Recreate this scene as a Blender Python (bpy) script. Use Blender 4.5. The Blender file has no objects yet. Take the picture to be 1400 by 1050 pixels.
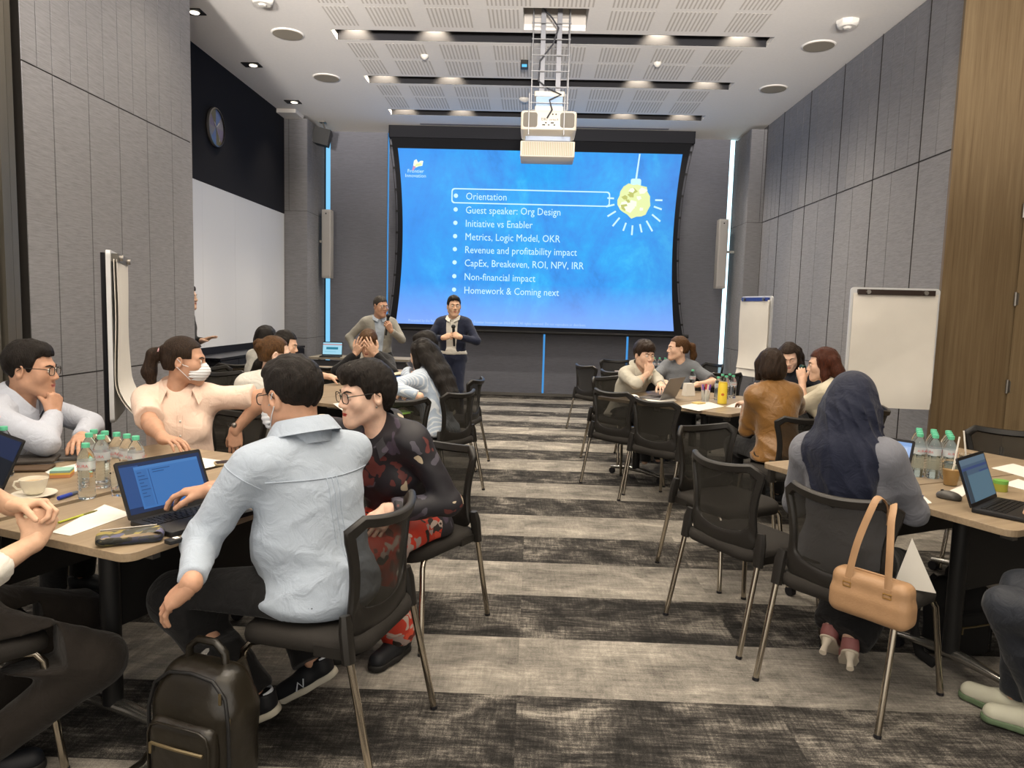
import bpy, bmesh, math, random
import numpy as np
from mathutils import Vector, Matrix, Euler
PI = math.pi
SC = bpy.context.scene
COL = SC.collection

# ------------------------------------------------------------------ camera
F_PX, CU, CV, CAM_H = 1000.0, 700.0, 525.0, 1.5
_d = np.array([(730.0-CU)/F_PX, (425.0-CV)/F_PX, 1.0]); _d /= np.linalg.norm(_d)
_x = np.array([math.cos(math.radians(1.6)), math.sin(math.radians(1.6)), 0.0])
_x -= _d*(_x@_d); _x /= np.linalg.norm(_x)
CAM_R = np.stack([_x, _d, np.cross(_x, _d)])            # rows: world axes seen from the lens
cam_data = bpy.data.cameras.new('camera'); cam = bpy.data.objects.new('camera', cam_data); COL.objects.link(cam)
cam_data.sensor_width = 36.0; cam_data.lens = 36.0*F_PX/1400.0
cam_data.clip_start = 0.05; cam_data.clip_end = 100
_m = Matrix.Identity(4)
for _i in range(3):
    _m[_i][0] = CAM_R[_i][0]; _m[_i][1] = -CAM_R[_i][1]; _m[_i][2] = -CAM_R[_i][2]
_m[2][3] = CAM_H
cam.matrix_world = _m
SC.camera = cam

# ------------------------------------------------------------------ colour management, world, lights
SC.view_settings.view_transform = 'Standard'; SC.view_settings.look = 'None'
SC.view_settings.exposure = 0.22; SC.view_settings.gamma = 1.0; SC.view_settings.use_curve_mapping = False
W = bpy.data.worlds.new('world'); SC.world = W; W.use_nodes = True
W.node_tree.nodes['Background'].inputs[0].default_value = (1.0, 0.90, 0.76, 1)
W.node_tree.nodes['Background'].inputs[1].default_value = 1.0

def lamp(name, kind, loc, energy, color, rot=(0, 0, 0), **kw):
    l = bpy.data.lights.new(name, kind); l.energy = energy; l.color = color
    for k, v in kw.items(): setattr(l, k, v)
    o = bpy.data.objects.new(name, l); o.location = loc; o.rotation_euler = rot; COL.objects.link(o); return o
WARM = (1.0, 0.85, 0.64)
CEIL = 4.5
SLOT_Y = [8.28, 9.86, 11.46]
SLOT_X = [-2.12, -1.22, 1.30, 2.20]
for sy in SLOT_Y:                                        # the lamps inside the three ceiling slots in view
    for sx in SLOT_X:
        lamp('slot_lamp', 'SPOT', (sx, sy+0.235, CEIL+0.27), 110, WARM, (0, 0, 0), spot_size=1.7, spot_blend=0.6, shadow_soft_size=0.03)
for sy in SLOT_Y:                                        # the same downlights as they shine out of the slots into the room
    for sx in SLOT_X:
        lamp('slot_beam', 'SPOT', (sx, sy+0.15, CEIL-0.02), 55, (1.0, 0.90, 0.76), (0, 0, 0), spot_size=2.5, spot_blend=0.8, shadow_soft_size=0.05)
for sy in (6.2, 4.6, 3.0, 1.3, -0.4):                    # further rows of the same lamps over the near tables
    for sx in (-2.5, -1.25, 0.0, 1.30, 2.6):
        lamp('row_lamp', 'SPOT', (sx, sy, CEIL-0.06), 36, WARM, (0, 0, 0), spot_size=2.3, spot_blend=0.8, shadow_soft_size=0.06)
lamp('overhead_fill', 'AREA', (0.1, 2.0, CEIL-0.1), 60, (1.0, 0.86, 0.66), (0, 0, 0), shape='RECTANGLE', size=5.0, size_y=7.0)  # added soft fill from above, not a fixture of this ceiling

lamp('back_fill_light', 'AREA', (0.2, -1.45, 2.6), 60, (1.0, 0.94, 0.88), (math.radians(112), 0, 0), shape='RECTANGLE', size=8.0, size_y=3.0)  # added area fill behind the viewer, no window is known there
for ux, uy, ue in ((-2.6, -14, 4600), (0.1, 0, 5200), (2.8, 14, 1900)):         # added spots behind the viewer, unseen, to brighten ceiling and upper walls
    lamp('ceiling_fill_spot', 'SPOT', (ux, -1.2, 2.25), ue, (1.0, 0.93, 0.86), (math.radians(90+25), 0, math.radians(-uy)), spot_size=math.radians(52), spot_blend=0.7, shadow_soft_size=0.35)

# ------------------------------------------------------------------ helpers
def at(u, v, y):
    r = CAM_R@np.array([(u-CU)/F_PX, (v-CV)/F_PX, 1.0]); r = r*(y/r[1]); return Vector((r[0], r[1], r[2]+CAM_H))
def on(u, v, z=0.0):
    r = CAM_R@np.array([(u-CU)/F_PX, (v-CV)/F_PX, 1.0]); r = r*((z-CAM_H)/r[2]); return Vector((r[0], r[1], z))
def srgb(h):
    h = h.lstrip('#'); c = [int(h[i:i+2], 16)/255 for i in (0, 2, 4)]
    return tuple(x/12.92 if x <= 0.04045 else ((x+0.055)/1.055)**2.4 for x in c)+(1.0,)
MATS = {}
def nodes_of(m):
    m.use_nodes = True; nt = m.node_tree; return nt, nt.nodes['Principled BSDF']
def mat(name, col, rough=0.6, metal=0.0, noise=0.0, nscale=60, bump=0.0, bscale=200, stretch=(1, 1, 1), spec=0.4, alpha=None, emit=None, estr=0.0, coat=0.0, trans=0.0, ior=1.45, sheen=0.0):
    if name in MATS: return MATS[name]
    m = bpy.data.materials.new(name); nt, b = nodes_of(m); N, L = nt.nodes, nt.links
    c = srgb(col) if isinstance(col, str) else tuple(col)+((1.0,) if len(col) == 3 else ())
    b.inputs['Base Color'].default_value = c; b.inputs['Roughness'].default_value = rough; b.inputs['Metallic'].default_value = metal
    b.inputs['Specular IOR Level'].default_value = spec; b.inputs['Coat Weight'].default_value = coat
    b.inputs['Transmission Weight'].default_value = trans; b.inputs['IOR'].default_value = ior; b.inputs['Sheen Weight'].default_value = sheen
    if alpha is not None: b.inputs['Alpha'].default_value = alpha
    if emit is not None:
        b.inputs['Emission Color'].default_value = srgb(emit) if isinstance(emit, str) else tuple(emit)+(1.0,)
        b.inputs['Emission Strength'].default_value = estr
    if noise or bump:
        tc = N.new('ShaderNodeTexCoord'); mp = N.new('ShaderNodeMapping'); mp.inputs['Scale'].default_value = stretch
        L.new(tc.outputs['Object'], mp.inputs['Vector'])
        if noise:
            n = N.new('ShaderNodeTexNoise'); n.inputs['Scale'].default_value = nscale; n.inputs['Detail'].default_value = 5
            L.new(mp.outputs[0], n.inputs['Vector'])
            mx = N.new('ShaderNodeMix'); mx.data_type = 'RGBA'; mx.blend_type = 'MIX'
            mx.inputs[6].default_value = tuple(x*(1-noise) for x in c[:3])+(1,); mx.inputs[7].default_value = tuple(min(1, x*(1+noise)) for x in c[:3])+(1,)
            cr = N.new('ShaderNodeMapRange'); cr.inputs[1].default_value = 0.3; cr.inputs[2].default_value = 0.7
            L.new(n.outputs['Fac'], cr.inputs[0]); L.new(cr.outputs[0], mx.inputs[0]); L.new(mx.outputs[2], b.inputs['Base Color'])
        if bump:
            n2 = N.new('ShaderNodeTexNoise'); n2.inputs['Scale'].default_value = bscale; n2.inputs['Detail'].default_value = 4
            L.new(mp.outputs[0], n2.inputs['Vector'])
            bp = N.new('ShaderNodeBump'); bp.inputs['Strength'].default_value = bump; bp.inputs['Distance'].default_value = 0.01
            L.new(n2.outputs['Fac'], bp.inputs['Height']); L.new(bp.outputs[0], b.inputs['Normal'])
    MATS[name] = m; return m
def emat(name, col, s=1.0):
    if name in MATS: return MATS[name]
    m = bpy.data.materials.new(name); nt, b = nodes_of(m)
    b.inputs['Base Color'].default_value = (0, 0, 0, 1); b.inputs['Specular IOR Level'].default_value = 0.2; b.inputs['Roughness'].default_value = 0.6
    b.inputs['Emission Color'].default_value = srgb(col); b.inputs['Emission Strength'].default_value = s
    MATS[name] = m; return m

class MB:
    """collects shapes and links them as one mesh object"""
    def __init__(s): s.v = []; s.f = []; s.mi = []; s.m = 0
    def add(s, vs, fs, xf=None):
        o = len(s.v)
        s.v += [tuple(xf@Vector(p)) if xf is not None else tuple(p) for p in vs]
        s.f += [tuple(i+o for i in f) for f in fs]; s.mi += [s.m]*len(fs); return s
    def box(s, c, d, rot=None, taper=1.0):
        x, y, z = d[0]/2, d[1]/2, d[2]/2; t = taper
        vs = [(-x, -y, -z), (x, -y, -z), (x, y, -z), (-x, y, -z), (-x*t, -y*t, z), (x*t, -y*t, z), (x*t, y*t, z), (-x*t, y*t, z)]
        fs = [(3, 2, 1, 0), (4, 5, 6, 7), (0, 1, 5, 4), (1, 2, 6, 5), (2, 3, 7, 6), (3, 0, 4, 7)]
        M = Matrix.Translation(c)
        if rot is not None: M = M@(rot.to_4x4() if hasattr(rot, 'to_4x4') else Euler(rot).to_matrix().to_4x4())
        return s.add(vs, fs, M)
    def b2(s, a, b): return s.box([(a[i]+b[i])/2 for i in range(3)], [abs(b[i]-a[i]) for i in range(3)])
    def prism(s, pts, z0, z1, xf=None, inset=0.0):
        """polygon (ccw) extruded z0..z1, optional rounded rim"""
        n = len(pts); rings = []
        P = [Vector((p[0], p[1], 0)) for p in pts]
        def ins(k):
            out = []
            for i in range(n):
                a, b, c = P[i-1], P[i], P[(i+1) % n]
                e1 = (b-a).normalized(); e2 = (c-b).normalized()
                nn = Vector((-(e1.y+e2.y), e1.x+e2.x, 0))
                if nn.length < 1e-6: nn = Vector((-e1.y, e1.x, 0))
                nn.normalize(); out.append(b+nn*k)
            return out
        if inset > 0: lv = [(inset, z0), (inset*0.3, z0+inset*0.3), (0, z0+inset), (0, z1-inset), (inset*0.3, z1-inset*0.3), (inset, z1)]
        else: lv = [(0, z0), (0, z1)]
        vs = []
        for k, z in lv: vs += [(p.x, p.y, z) for p in ins(k)] if k else [(p.x, p.y, z) for p in P]
        fs = [tuple(range(n-1, -1, -1)), tuple(range((len(lv)-1)*n, len(lv)*n))]
        for r in range(len(lv)-1):
            for i in range(n):
                j = (i+1) % n; fs.append((r*n+i, r*n+j, (r+1)*n+j, (r+1)*n+i))
        return s.add(vs, fs, xf)
    def rbox(s, c, d, r=0.01, rot=None, rim=0.0, seg=5):
        M = Matrix.Translation(c)
        if rot is not None: M = M@(rot.to_4x4() if hasattr(rot, 'to_4x4') else Euler(rot).to_matrix().to_4x4())
        return s.prism(rrect(d[0], d[1], r, seg), -d[2]/2, d[2]/2, M, rim)
    def tube(s, pts, r, n=8, closed=False, caps=True, flat=1.0, up=None):
        P = [Vector(p) for p in pts]; k = len(P); R = r if isinstance(r, (list, tuple)) else [r]*k
        T = []
        for i in range(k):
            a = P[i-1] if (i or closed) else P[i]; b = P[(i+1) % k] if (i < k-1 or closed) else P[i]
            t = b-a; T.append(t.normalized() if t.length > 1e-9 else Vector((0, 0, 1)))
        u = Vector(up) if up else (Vector((0, 0, 1)) if abs(T[0].z) < 0.9 else Vector((1, 0, 0)))
        vs = []
        for i in range(k):
            u = (u-T[i]*u.dot(T[i])); u = u.normalized() if u.length > 1e-6 else T[i].orthogonal().normalized()
            w = T[i].cross(u)
            for j in range(n):
                a = 2*PI*j/n; vs.append(P[i]+(u*math.cos(a)*flat+w*math.sin(a))*R[i])
        fs = []
        for i in range(k if closed else k-1):
            i2 = (i+1) % k
            for j in range(n):
                j2 = (j+1) % n; fs.append((i*n+j, i*n+j2, i2*n+j2, i2*n+j))
        if caps and not closed: fs += [tuple(range(n-1, -1, -1)), tuple((k-1)*n+j for j in range(n))]
        return s.add(vs, fs)
    def lathe(s, prof, n=16, xf=None, capb=True, capt=True):
        vs = []; k = len(prof)
        for r, z in prof: vs += [(r*math.cos(2*PI*j/n), r*math.sin(2*PI*j/n), z) for j in range(n)]
        fs = []
        for i in range(k-1):
            for j in range(n):
                j2 = (j+1) % n; fs.append((i*n+j, i*n+j2, (i+1)*n+j2, (i+1)*n+j))
        if capb: fs.append(tuple(range(n-1, -1, -1)))
        if capt: fs.append(tuple((k-1)*n+j for j in range(n)))
        return s.add(vs, fs, xf)
    def ball(s, c, r, n=12, rot=None):
        r = r if isinstance(r, (list, tuple)) else (r, r, r)
        k = n//2; prof = [(math.sin(PI*(i+0.02)/(k+0.04)), -math.cos(PI*(i+0.02)/(k+0.04))) for i in range(k+1)]
        M = Matrix.Translation(c)
        if rot is not None: M = M@(rot.to_4x4() if hasattr(rot, 'to_4x4') else Euler(rot).to_matrix().to_4x4())
        return s.lathe(prof, n, M@Matrix.Diagonal((*r, 1)))
    def grid(s, fn, nu, nv, thick=0.0):
        """surface fn(u,v) for u,v in 0..1; with thickness it is a closed sheet"""
        pts = [[Vector(fn(i/nu, j/nv)) for j in range(nv+1)] for i in range(nu+1)]
        W_ = nv+1; vs = [p for r in pts for p in r]
        fs = [(i*W_+j, (i+1)*W_+j, (i+1)*W_+j+1, i*W_+j+1) for i in range(nu) for j in range(nv)]
        if thick:
            nrm = []
            for i in range(nu+1):
                for j in range(nv+1):
                    a = pts[min(i+1, nu)][j]-pts[max(i-1, 0)][j]; b = pts[i][min(j+1, nv)]-pts[i][max(j-1, 0)]
                    c = a.cross(b); nrm.append(c.normalized() if c.length > 1e-9 else Vector((0, 0, 1)))
            o = len(vs); vs = vs+[vs[q]-nrm[q]*thick for q in range(o)]
            fs = fs+[tuple(q+o for q in reversed(f)) for f in fs]
            ed = [(i*W_, (i+1)*W_) for i in range(nu)][::1]
            rim = [i*W_ for i in range(nu+1)]+[nu*W_+j for j in range(1, W_)]+[i*W_+nv for i in range(nu-1, -1, -1)]+[j for j in range(nv-1, 0, -1)]
            for q in range(len(rim)):
                a, b = rim[q], rim[(q+1) % len(rim)]; fs.append((b, a, a+o, b+o))
        return s.add(vs, fs)
    def build(s, name, m, parent=None, smooth=None, loc=None, rot=None):
        me = bpy.data.meshes.new(name); me.from_pydata([tuple(p) for p in s.v], [], s.f)
        for x in (m if isinstance(m, (list, tuple)) else [m]): me.materials.append(x)
        if s.mi and max(s.mi): me.polygons.foreach_set('material_index', s.mi)
        if smooth is not None:
            me.polygons.foreach_set('use_smooth', [True]*len(me.polygons)); me.set_sharp_from_angle(angle=math.radians(smooth))
        me.update()
        o = bpy.data.objects.new(name, me); COL.objects.link(o)
        if parent is not None: o.parent = parent
        if loc is not None: o.location = loc
        if rot is not None: o.rotation_euler = rot
        return o
def rrect(w, h, r, seg=5):
    r = max(1e-4, min(r, w/2-1e-4, h/2-1e-4)); pts = []
    for cx, cy, a0 in ((w/2-r, -h/2+r, -90), (w/2-r, h/2-r, 0), (-w/2+r, h/2-r, 90), (-w/2+r, -h/2+r, 180)):
        for i in range(seg+1):
            a = math.radians(a0+90*i/seg); pts.append((cx+r*math.cos(a), cy+r*math.sin(a)))
    return pts
def tag(o, label=None, cat=None, group=None, kind=None):
    if label: o['label'] = label
    if cat: o['category'] = cat
    if group: o['group'] = group
    if kind: o['kind'] = kind
    return o
def thing(name, label, cat, loc=(0, 0, 0), rz=0.0, group=None):
    o = bpy.data.objects.new(name, None); o.empty_display_size = 0.1; COL.objects.link(o)
    o.location = loc; o.rotation_euler = (0, 0, rz); return tag(o, label, cat, group)
def struct(name, mb, m, smooth=None):
    return tag(mb.build(name, m, None, smooth), kind='structure')
def kids(o): return [c for c in bpy.data.objects if c.parent == o]
def dup(root, loc=None, rz=None, label=None, group=None, tree=None):
    tree = tree or {}
    def cp(o, par):
        c = o.copy(); COL.objects.link(c)
        if par is not None: c.parent = par
        for k in list(o.children): cp(k, c)
        return c
    r = cp(root, None)
    if loc is not None: r.location = loc
    if rz is not None: r.rotation_euler = (0, 0, rz)
    return tag(r, label, None, group)
def text_mesh(s, size, loc, m, parent, name, align='LEFT', xf=None, extrude=0.0, sx=1.0):
    c = bpy.data.curves.new(name, 'FONT'); c.body = s; c.size = size; c.align_x = align; c.extrude = extrude; c.resolution_u = 2
    t = bpy.data.objects.new(name, c); COL.objects.link(t)
    dg = bpy.context.evaluated_depsgraph_get(); dg.update()
    me = bpy.data.meshes.new_from_object(t.evaluated_get(dg)); bpy.data.objects.remove(t); bpy.data.curves.remove(c)
    M = (xf if xf is not None else Matrix.Identity(4))@Matrix.Diagonal((sx, 1, 1, 1))
    me.transform(M); me.materials.clear(); me.materials.append(m)
    o = bpy.data.objects.new(name, me); COL.objects.link(o)
    if parent is not None: o.parent = parent
    o.location = loc; return o
# ------------------------------------------------------------------ materials of the room
def coords(N, L, kind='Object', scale=(1, 1, 1), rot=(0, 0, 0), loc=(0, 0, 0)):
    tc = N.new('ShaderNodeTexCoord'); mp = N.new('ShaderNodeMapping')
    mp.inputs['Scale'].default_value = scale; mp.inputs['Rotation'].default_value = rot; mp.inputs['Location'].default_value = loc
    L.new(tc.outputs[kind], mp.inputs['Vector']); return mp.outputs[0]
def noise(N, L, vec, sc, det=4, rough=0.55, dist=0.0):
    n = N.new('ShaderNodeTexNoise'); n.inputs['Scale'].default_value = sc; n.inputs['Detail'].default_value = det
    n.inputs['Roughness'].default_value = rough; n.inputs['Distortion'].default_value = dist; L.new(vec, n.inputs['Vector']); return n.outputs['Fac']
def ramp(N, L, fac, stops):
    r = N.new('ShaderNodeValToRGB'); L.new(fac, r.inputs[0]); e = r.color_ramp.elements
    while len(e) < len(stops): e.new(0.5)
    for x, (p, c) in zip(e, stops): x.position = p; x.color = srgb(c) if isinstance(c, str) else (c, c, c, 1)
    return r.outputs[0]
def mixc(N, L, fac, a, b, mode='MIX'):
    m = N.new('ShaderNodeMix'); m.data_type = 'RGBA'; m.blend_type = mode
    for sock, v in ((m.inputs[0], fac), (m.inputs[6], a), (m.inputs[7], b)):
        if hasattr(v, 'links') or hasattr(v, 'is_linked'): L.new(v, sock)
        elif isinstance(v, str): sock.default_value = srgb(v)
        else: sock.default_value = v
    return m.outputs[2]
def math_(N, L, op, a, b=0.0, c=None):
    m = N.new('ShaderNodeMath'); m.operation = op
    for i, v in enumerate((a, b) if c is None else (a, b, c)):
        if hasattr(v, 'is_linked'): L.new(v, m.inputs[i])
        else: m.inputs[i].default_value = v
    return m.outputs[0]
def bump_(N, L, h, st, dist=0.01):
    b = N.new('ShaderNodeBump'); b.inputs['Strength'].default_value = st; b.inputs['Distance'].default_value = dist; L.new(h, b.inputs['Height']); return b.outputs[0]

def carpet_mat():
    m = bpy.data.materials.new('carpet'); nt, b = nodes_of(m); N, L = nt.nodes, nt.links
    vec = coords(N, L, 'Object'); sx = N.new('ShaderNodeSeparateXYZ'); L.new(vec, sx.inputs[0])
    # half metre rows, light and dark by turns; one metre long planks
    row = math_(N, L, 'FLOOR', math_(N, L, 'DIVIDE', math_(N, L, 'ADD', sx.outputs[1], -2.56+10.0), 0.5085))
    par = math_(N, L, 'MODULO', row, 2.0)
    colx = math_(N, L, 'FLOOR', math_(N, L, 'ADD', sx.outputs[0], 0.02))
    cell = N.new('ShaderNodeCombineXYZ'); L.new(row, cell.inputs[0]); L.new(colx, cell.inputs[1])
    wn = N.new('ShaderNodeTexWhiteNoise'); wn.noise_dimensions = '2D'; L.new(cell.outputs[0], wn.inputs[0])
    off = N.new('ShaderNodeVectorMath'); off.operation = 'SCALE'; L.new(wn.outputs['Color'], off.inputs[0]); off.inputs['Scale'].default_value = 20.0
    ov = N.new('ShaderNodeVectorMath'); ov.operation = 'ADD'; L.new(vec, ov.inputs[0]); L.new(off.outputs[0], ov.inputs[1])
    def mapd(s):
        mp = N.new('ShaderNodeMapping'); mp.inputs['Scale'].default_value = s; L.new(ov.outputs[0], mp.inputs['Vector']); return mp.outputs[0]
    big = noise(N, L, mapd((1, 1.6, 1)), 3.2, 5, 0.65, 0.6)
    streak = noise(N, L, mapd((7, 70, 1)), 1.0, 4, 0.7)
    cross = noise(N, L, mapd((85, 9, 1)), 1.0, 4, 0.7)
    fine = noise(N, L, mapd((260, 420, 1)), 1.0, 2, 0.8)
    s1 = math_(N, L, 'ADD', math_(N, L, 'MULTIPLY', streak, 0.55), math_(N, L, 'MULTIPLY', cross, 0.35))
    s2 = math_(N, L, 'ADD', s1, math_(N, L, 'MULTIPLY', big, 1.05))
    s3 = math_(N, L, 'ADD', s2, math_(N, L, 'MULTIPLY', fine, 0.75))
    dark = ramp(N, L, math_(N, L, 'DIVIDE', s3, 2.7), [(0.43, '#1f1e1d'), (0.50, '#383634'), (0.55, '#625e59'), (0.61, '#a09a90')])
    light = ramp(N, L, math_(N, L, 'DIVIDE', s3, 2.7), [(0.38, '#4d4a46'), (0.46, '#726e68'), (0.53, '#8b867e'), (0.61, '#b0a99e')])
    L.new(mixc(N, L, par, light, dark), b.inputs['Base Color'])
    b.inputs['Roughness'].default_value = 0.95; b.inputs['Specular IOR Level'].default_value = 0.1
    L.new(bump_(N, L, fine, 0.5, 0.004), b.inputs['Normal']); return m
def panel_mat(name='fabric_panel', a='#7b7a7d', c='#919195'):
    m = bpy.data.materials.new(name); nt, b = nodes_of(m); N, L = nt.nodes, nt.links
    v = coords(N, L, 'Object', (6, 6, 90)); n1 = noise(N, L, v, 1.6, 4, 0.7)
    v2 = coords(N, L, 'Object', (1, 1, 1)); n2 = noise(N, L, v2, 400, 2)
    f = math_(N, L, 'ADD', math_(N, L, 'MULTIPLY', n1, 0.7), math_(N, L, 'MULTIPLY', n2, 0.3))
    L.new(ramp(N, L, f, [(0.36, a), (0.62, c)]), b.inputs['Base Color']); b.inputs['Roughness'].default_value = 0.9; b.inputs['Specular IOR Level'].default_value = 0.2
    L.new(bump_(N, L, f, 0.25, 0.004), b.inputs['Normal']); return m
def wood_mat(name, dark, lite, axis='z', sc=1.0, rough=0.45, spec=0.4):
    m = bpy.data.materials.new(name); nt, b = nodes_of(m); N, L = nt.nodes, nt.links
    s = {'z': (28, 28, 0.7), 'x': (0.9, 28, 28), 'y': (28, 0.9, 28)}[axis]; s = tuple(k*sc for k in s)
    v = coords(N, L, 'Object', s); n1 = noise(N, L, v, 1.0, 6, 0.65, 0.3)
    v2 = coords(N, L, 'Object', tuple(k*4 for k in s)); n2 = noise(N, L, v2, 1.0, 3, 0.6)
    f = math_(N, L, 'ADD', math_(N, L, 'MULTIPLY', n1, 0.65), math_(N, L, 'MULTIPLY', n2, 0.35))
    L.new(ramp(N, L, f, [(0.34, dark), (0.64, lite)]), b.inputs['Base Color']); b.inputs['Roughness'].default_value = rough; b.inputs['Specular IOR Level'].default_value = spec
    return m
M_carpet = carpet_mat(); M_panel = panel_mat(); M_wood = wood_mat('door_wood', '#746248', '#8f7d61'); M_woodd = wood_mat('return_wood', '#66543c', '#7f6d52')
M_groove = mat('groove_dark', '#2a2725', 0.9); M_ceil = mat('ceiling_white', '#e2dfdb', 0.85, noise=0.02, nscale=30)
M_perf = mat('perforation_grey', '#bdb8b2', 0.9); M_black = mat('recess_black', '#0d0e16', 0.7); M_dark = mat('acoustic_dark', '#14151d', 0.95, noise=0.25, nscale=300)
M_white = mat('white_board', '#d4d6da', 0.35); M_blind = panel_mat('blind_fabric', '#74757d', '#83848d'); M_metal = mat('brushed_metal', '#8d8984', 0.35, 0.85)
M_chrome = mat('chrome', '#c2bdb4', 0.16, 1.0); M_plast = mat('black_plastic', '#1c1c1d', 0.45, spec=0.4); M_whitep = mat('white_plastic', '#d9d6d0', 0.5)
M_slit = emat('daylight_slit', '#7cc4ee', 1.0); M_slit2 = emat('daylight_slit_dim', '#4a9adf', 0.8); M_slitb = emat('daylight_slit_bright', '#c9f2ff', 2.4)
XL, XR, YF = -4.07, 3.59, 12.96

# ------------------------------------------------------------------ shell
f = MB(); f.b2((-6, -1.5, -0.1), (6, 13.4, 0)); struct('floor', f, M_carpet)
c = MB()
def slab(x0, x1, y0, y1): c.b2((x0, y0, CEIL), (x1, y1, CEIL+0.06))
edges = [-1.5]
for sy in SLOT_Y: edges += [sy, sy+0.31]
edges += [13.4]
HX0, HX1, HY0, HY1 = -0.2, 0.46, 7.62, 8.20                       # the projector hatch
SX0, SX1 = -2.32, 2.50
slab(-6, SX0, -1.5, 13.4); slab(SX1, 6, -1.5, 13.4)
slab(SX0, SX1, -1.5, HY0); slab(SX0, HX0, HY0, HY1); slab(HX1, SX1, HY0, HY1); slab(SX0, SX1, HY1, SLOT_Y[0])
for k in range(3): slab(SX0, SX1, SLOT_Y[k]+0.31, SLOT_Y[k+1] if k < 2 else 13.4)
c.m = 1                                                           # slot linings
for sy in SLOT_Y:
    for a, b in (((SX0-.02, sy-.02, CEIL+.06), (SX1+.02, sy, CEIL+.34)), ((SX0-.02, sy+.31, CEIL+.06), (SX1+.02, sy+.33, CEIL+.34)), ((SX0-.02, sy, CEIL+.06), (SX0, sy+.31, CEIL+.34)), ((SX1, sy, CEIL+.06), (SX1+.02, sy+.31, CEIL+.34)), ((SX0-.02, sy-.02, CEIL+.34), (SX1+.02, sy+.33, CEIL+.36))):
        c.b2(a, b)
    c.b2((SX0, sy+.302, CEIL+.001), (SX1, sy+.311, CEIL+.35)); c.b2((SX0, sy-.001, CEIL+.001), (SX1, sy+.008, CEIL+.35))
c.m = 2                                                           # hatch lining
for a, b in (((HX0-.02, HY0-.02, CEIL+.06), (HX1+.02, HY0, CEIL+.5)), ((HX0-.02, HY1, CEIL+.06), (HX1+.02, HY1+.02, CEIL+.5)), ((HX0-.02, HY0, CEIL+.06), (HX0, HY1, CEIL+.5)), ((HX1, HY0, CEIL+.06), (HX1+.02, HY1, CEIL+.5)), ((HX0-.02, HY0-.02, CEIL+.5), (HX1+.02, HY1+.02, CEIL+.52))):
    c.b2(a, b)
M_slotin = mat('slot_lining', '#242428', 0.8)
struct('ceiling', c, [M_ceil, M_slotin, M_perf])
# perforated acoustic fields between the slots: fine parallel slits in blocks
pf = MB()
rows = [(6.30, 6.72), (6.78, 7.16), (7.20, 7.58), (7.66, 8.16), (8.68, 9.16), (9.24, 9.78), (10.26, 10.72), (10.80, 11.36)]
bx = [SX0-0.02+0.62*k for k in range(-0, 8)]
for (y0, y1) in rows:
    for k in range(8):
        x0 = SX0-0.10+0.62*k; x1 = x0+0.50
        if k == 0: x0 += 0.18
        if k == 7: x1 -= 0.1
        n = int((x1-x0)/0.042)
        for j in range(n):
            x = x0+0.042*j
            if HX0-0.06 < x < HX1+0.04 and HY0-0.3 < y0 < HY1: continue
            pf.box((x+0.01, (y0+y1)/2, CEIL-0.001), (0.017, y1-y0, 0.002))
tag(pf.build('trim_1', M_perf), kind='structure')
g = MB(); g.b2((-1.96, 12.28, CEIL-.004), (2.1, 12.36, CEIL)); tag(g.build('trim_2', mat('vent_grey', '#77767c', .6)), kind='structure')

def panels_x(x, sgn, ys, zs, gap=0.007, th=0.03):
    """fabric panels on a side wall: ys and zs are the joint lines"""
    mb = MB()
    for i in range(len(ys)-1):
        for k in range(len(zs)-1):
            a, b_, z0, z1 = ys[i]+gap/2, ys[i+1]-gap/2, zs[k]+gap/2, zs[k+1]-gap/2
            X0, X1 = (x-th, x) if sgn > 0 else (x, x+th)
            mb.b2((X0, a, z0), (X1, b_, z1))
    return mb
ZJ = [0.0, 0.95, 3.0]
def join_mb(*ms):
    r = MB()
    for m_ in ms: r.add(m_.v, m_.f)
    return r
# left front pier
XP = -3.31; PY0, PY1 = 4.74, 7.08
ys = [PY0, 5.045, 5.45, 5.845, 6.265, 6.69, PY1]
yu = []
for a, b in zip(ys[:-1], ys[1:]): yu += [a, (a+b)/2]
yu.append(PY1)
lo = panels_x(XP, 1, ys, ZJ, .011); up = panels_x(XP, 1, yu, [3.0, CEIL], 0.009)
w = join_mb(lo, up); w.m = 0; w.b2((-4.2, PY1-.03, 0), (XP-.001, PY1, CEIL))
nf = len(w.f); w.m = 1; w.b2((-4.2, PY0, 0), (XP-.005, PY1-.03, CEIL))
struct('wall_left', w, [M_panel, M_groove])
# metal track jamb of the folding partition at the near end of the pier
t = MB()
for (y0, y1, xo) in ((4.66, 4.735, -.06), (4.60, 4.655, .0), (4.575, 4.595, -.05), (4.50, 4.57, .02), (4.47, 4.495, -.05), (4.36, 4.465, 0.0)):
    t.b2((XP-.25, y0, 0), (XP+xo, y1, CEIL))
struct('trim_3', t, mat('jamb_metal', '#6f6a60', .4, .55, noise=.08, nscale=8, stretch=(1, 1, .05)))
t = MB(); t.b2((XP-.25, -1.5, 0), (XP, 4.36, CEIL)); struct('trim_4', t, M_panel)
# left wall behind the pier: dark acoustic board above, white writing wall, black base
w = MB(); w.b2((XL-.15, 6.9, 2.95), (XL, 11.9, CEIL)); struct('wall_left_upper', w, M_dark)
w = MB()
for k in range(5):
    a = 7.0+k*0.98; w.b2((XL-.1, a+.001, .93), (XL-.005, a+.979, 2.945))
struct('wall_left_lower', w, M_white)
w = MB(); w.b2((XL-.15, 6.9, 0), (XL-.004, 11.95, .93)); struct('baseboard_left', w, M_black)
t = MB(); t.b2((XL-.1, 11.55, CEIL-.06), (XL+.3, 11.95, CEIL-.002)); struct('trim_5', t, M_ceil)
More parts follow.
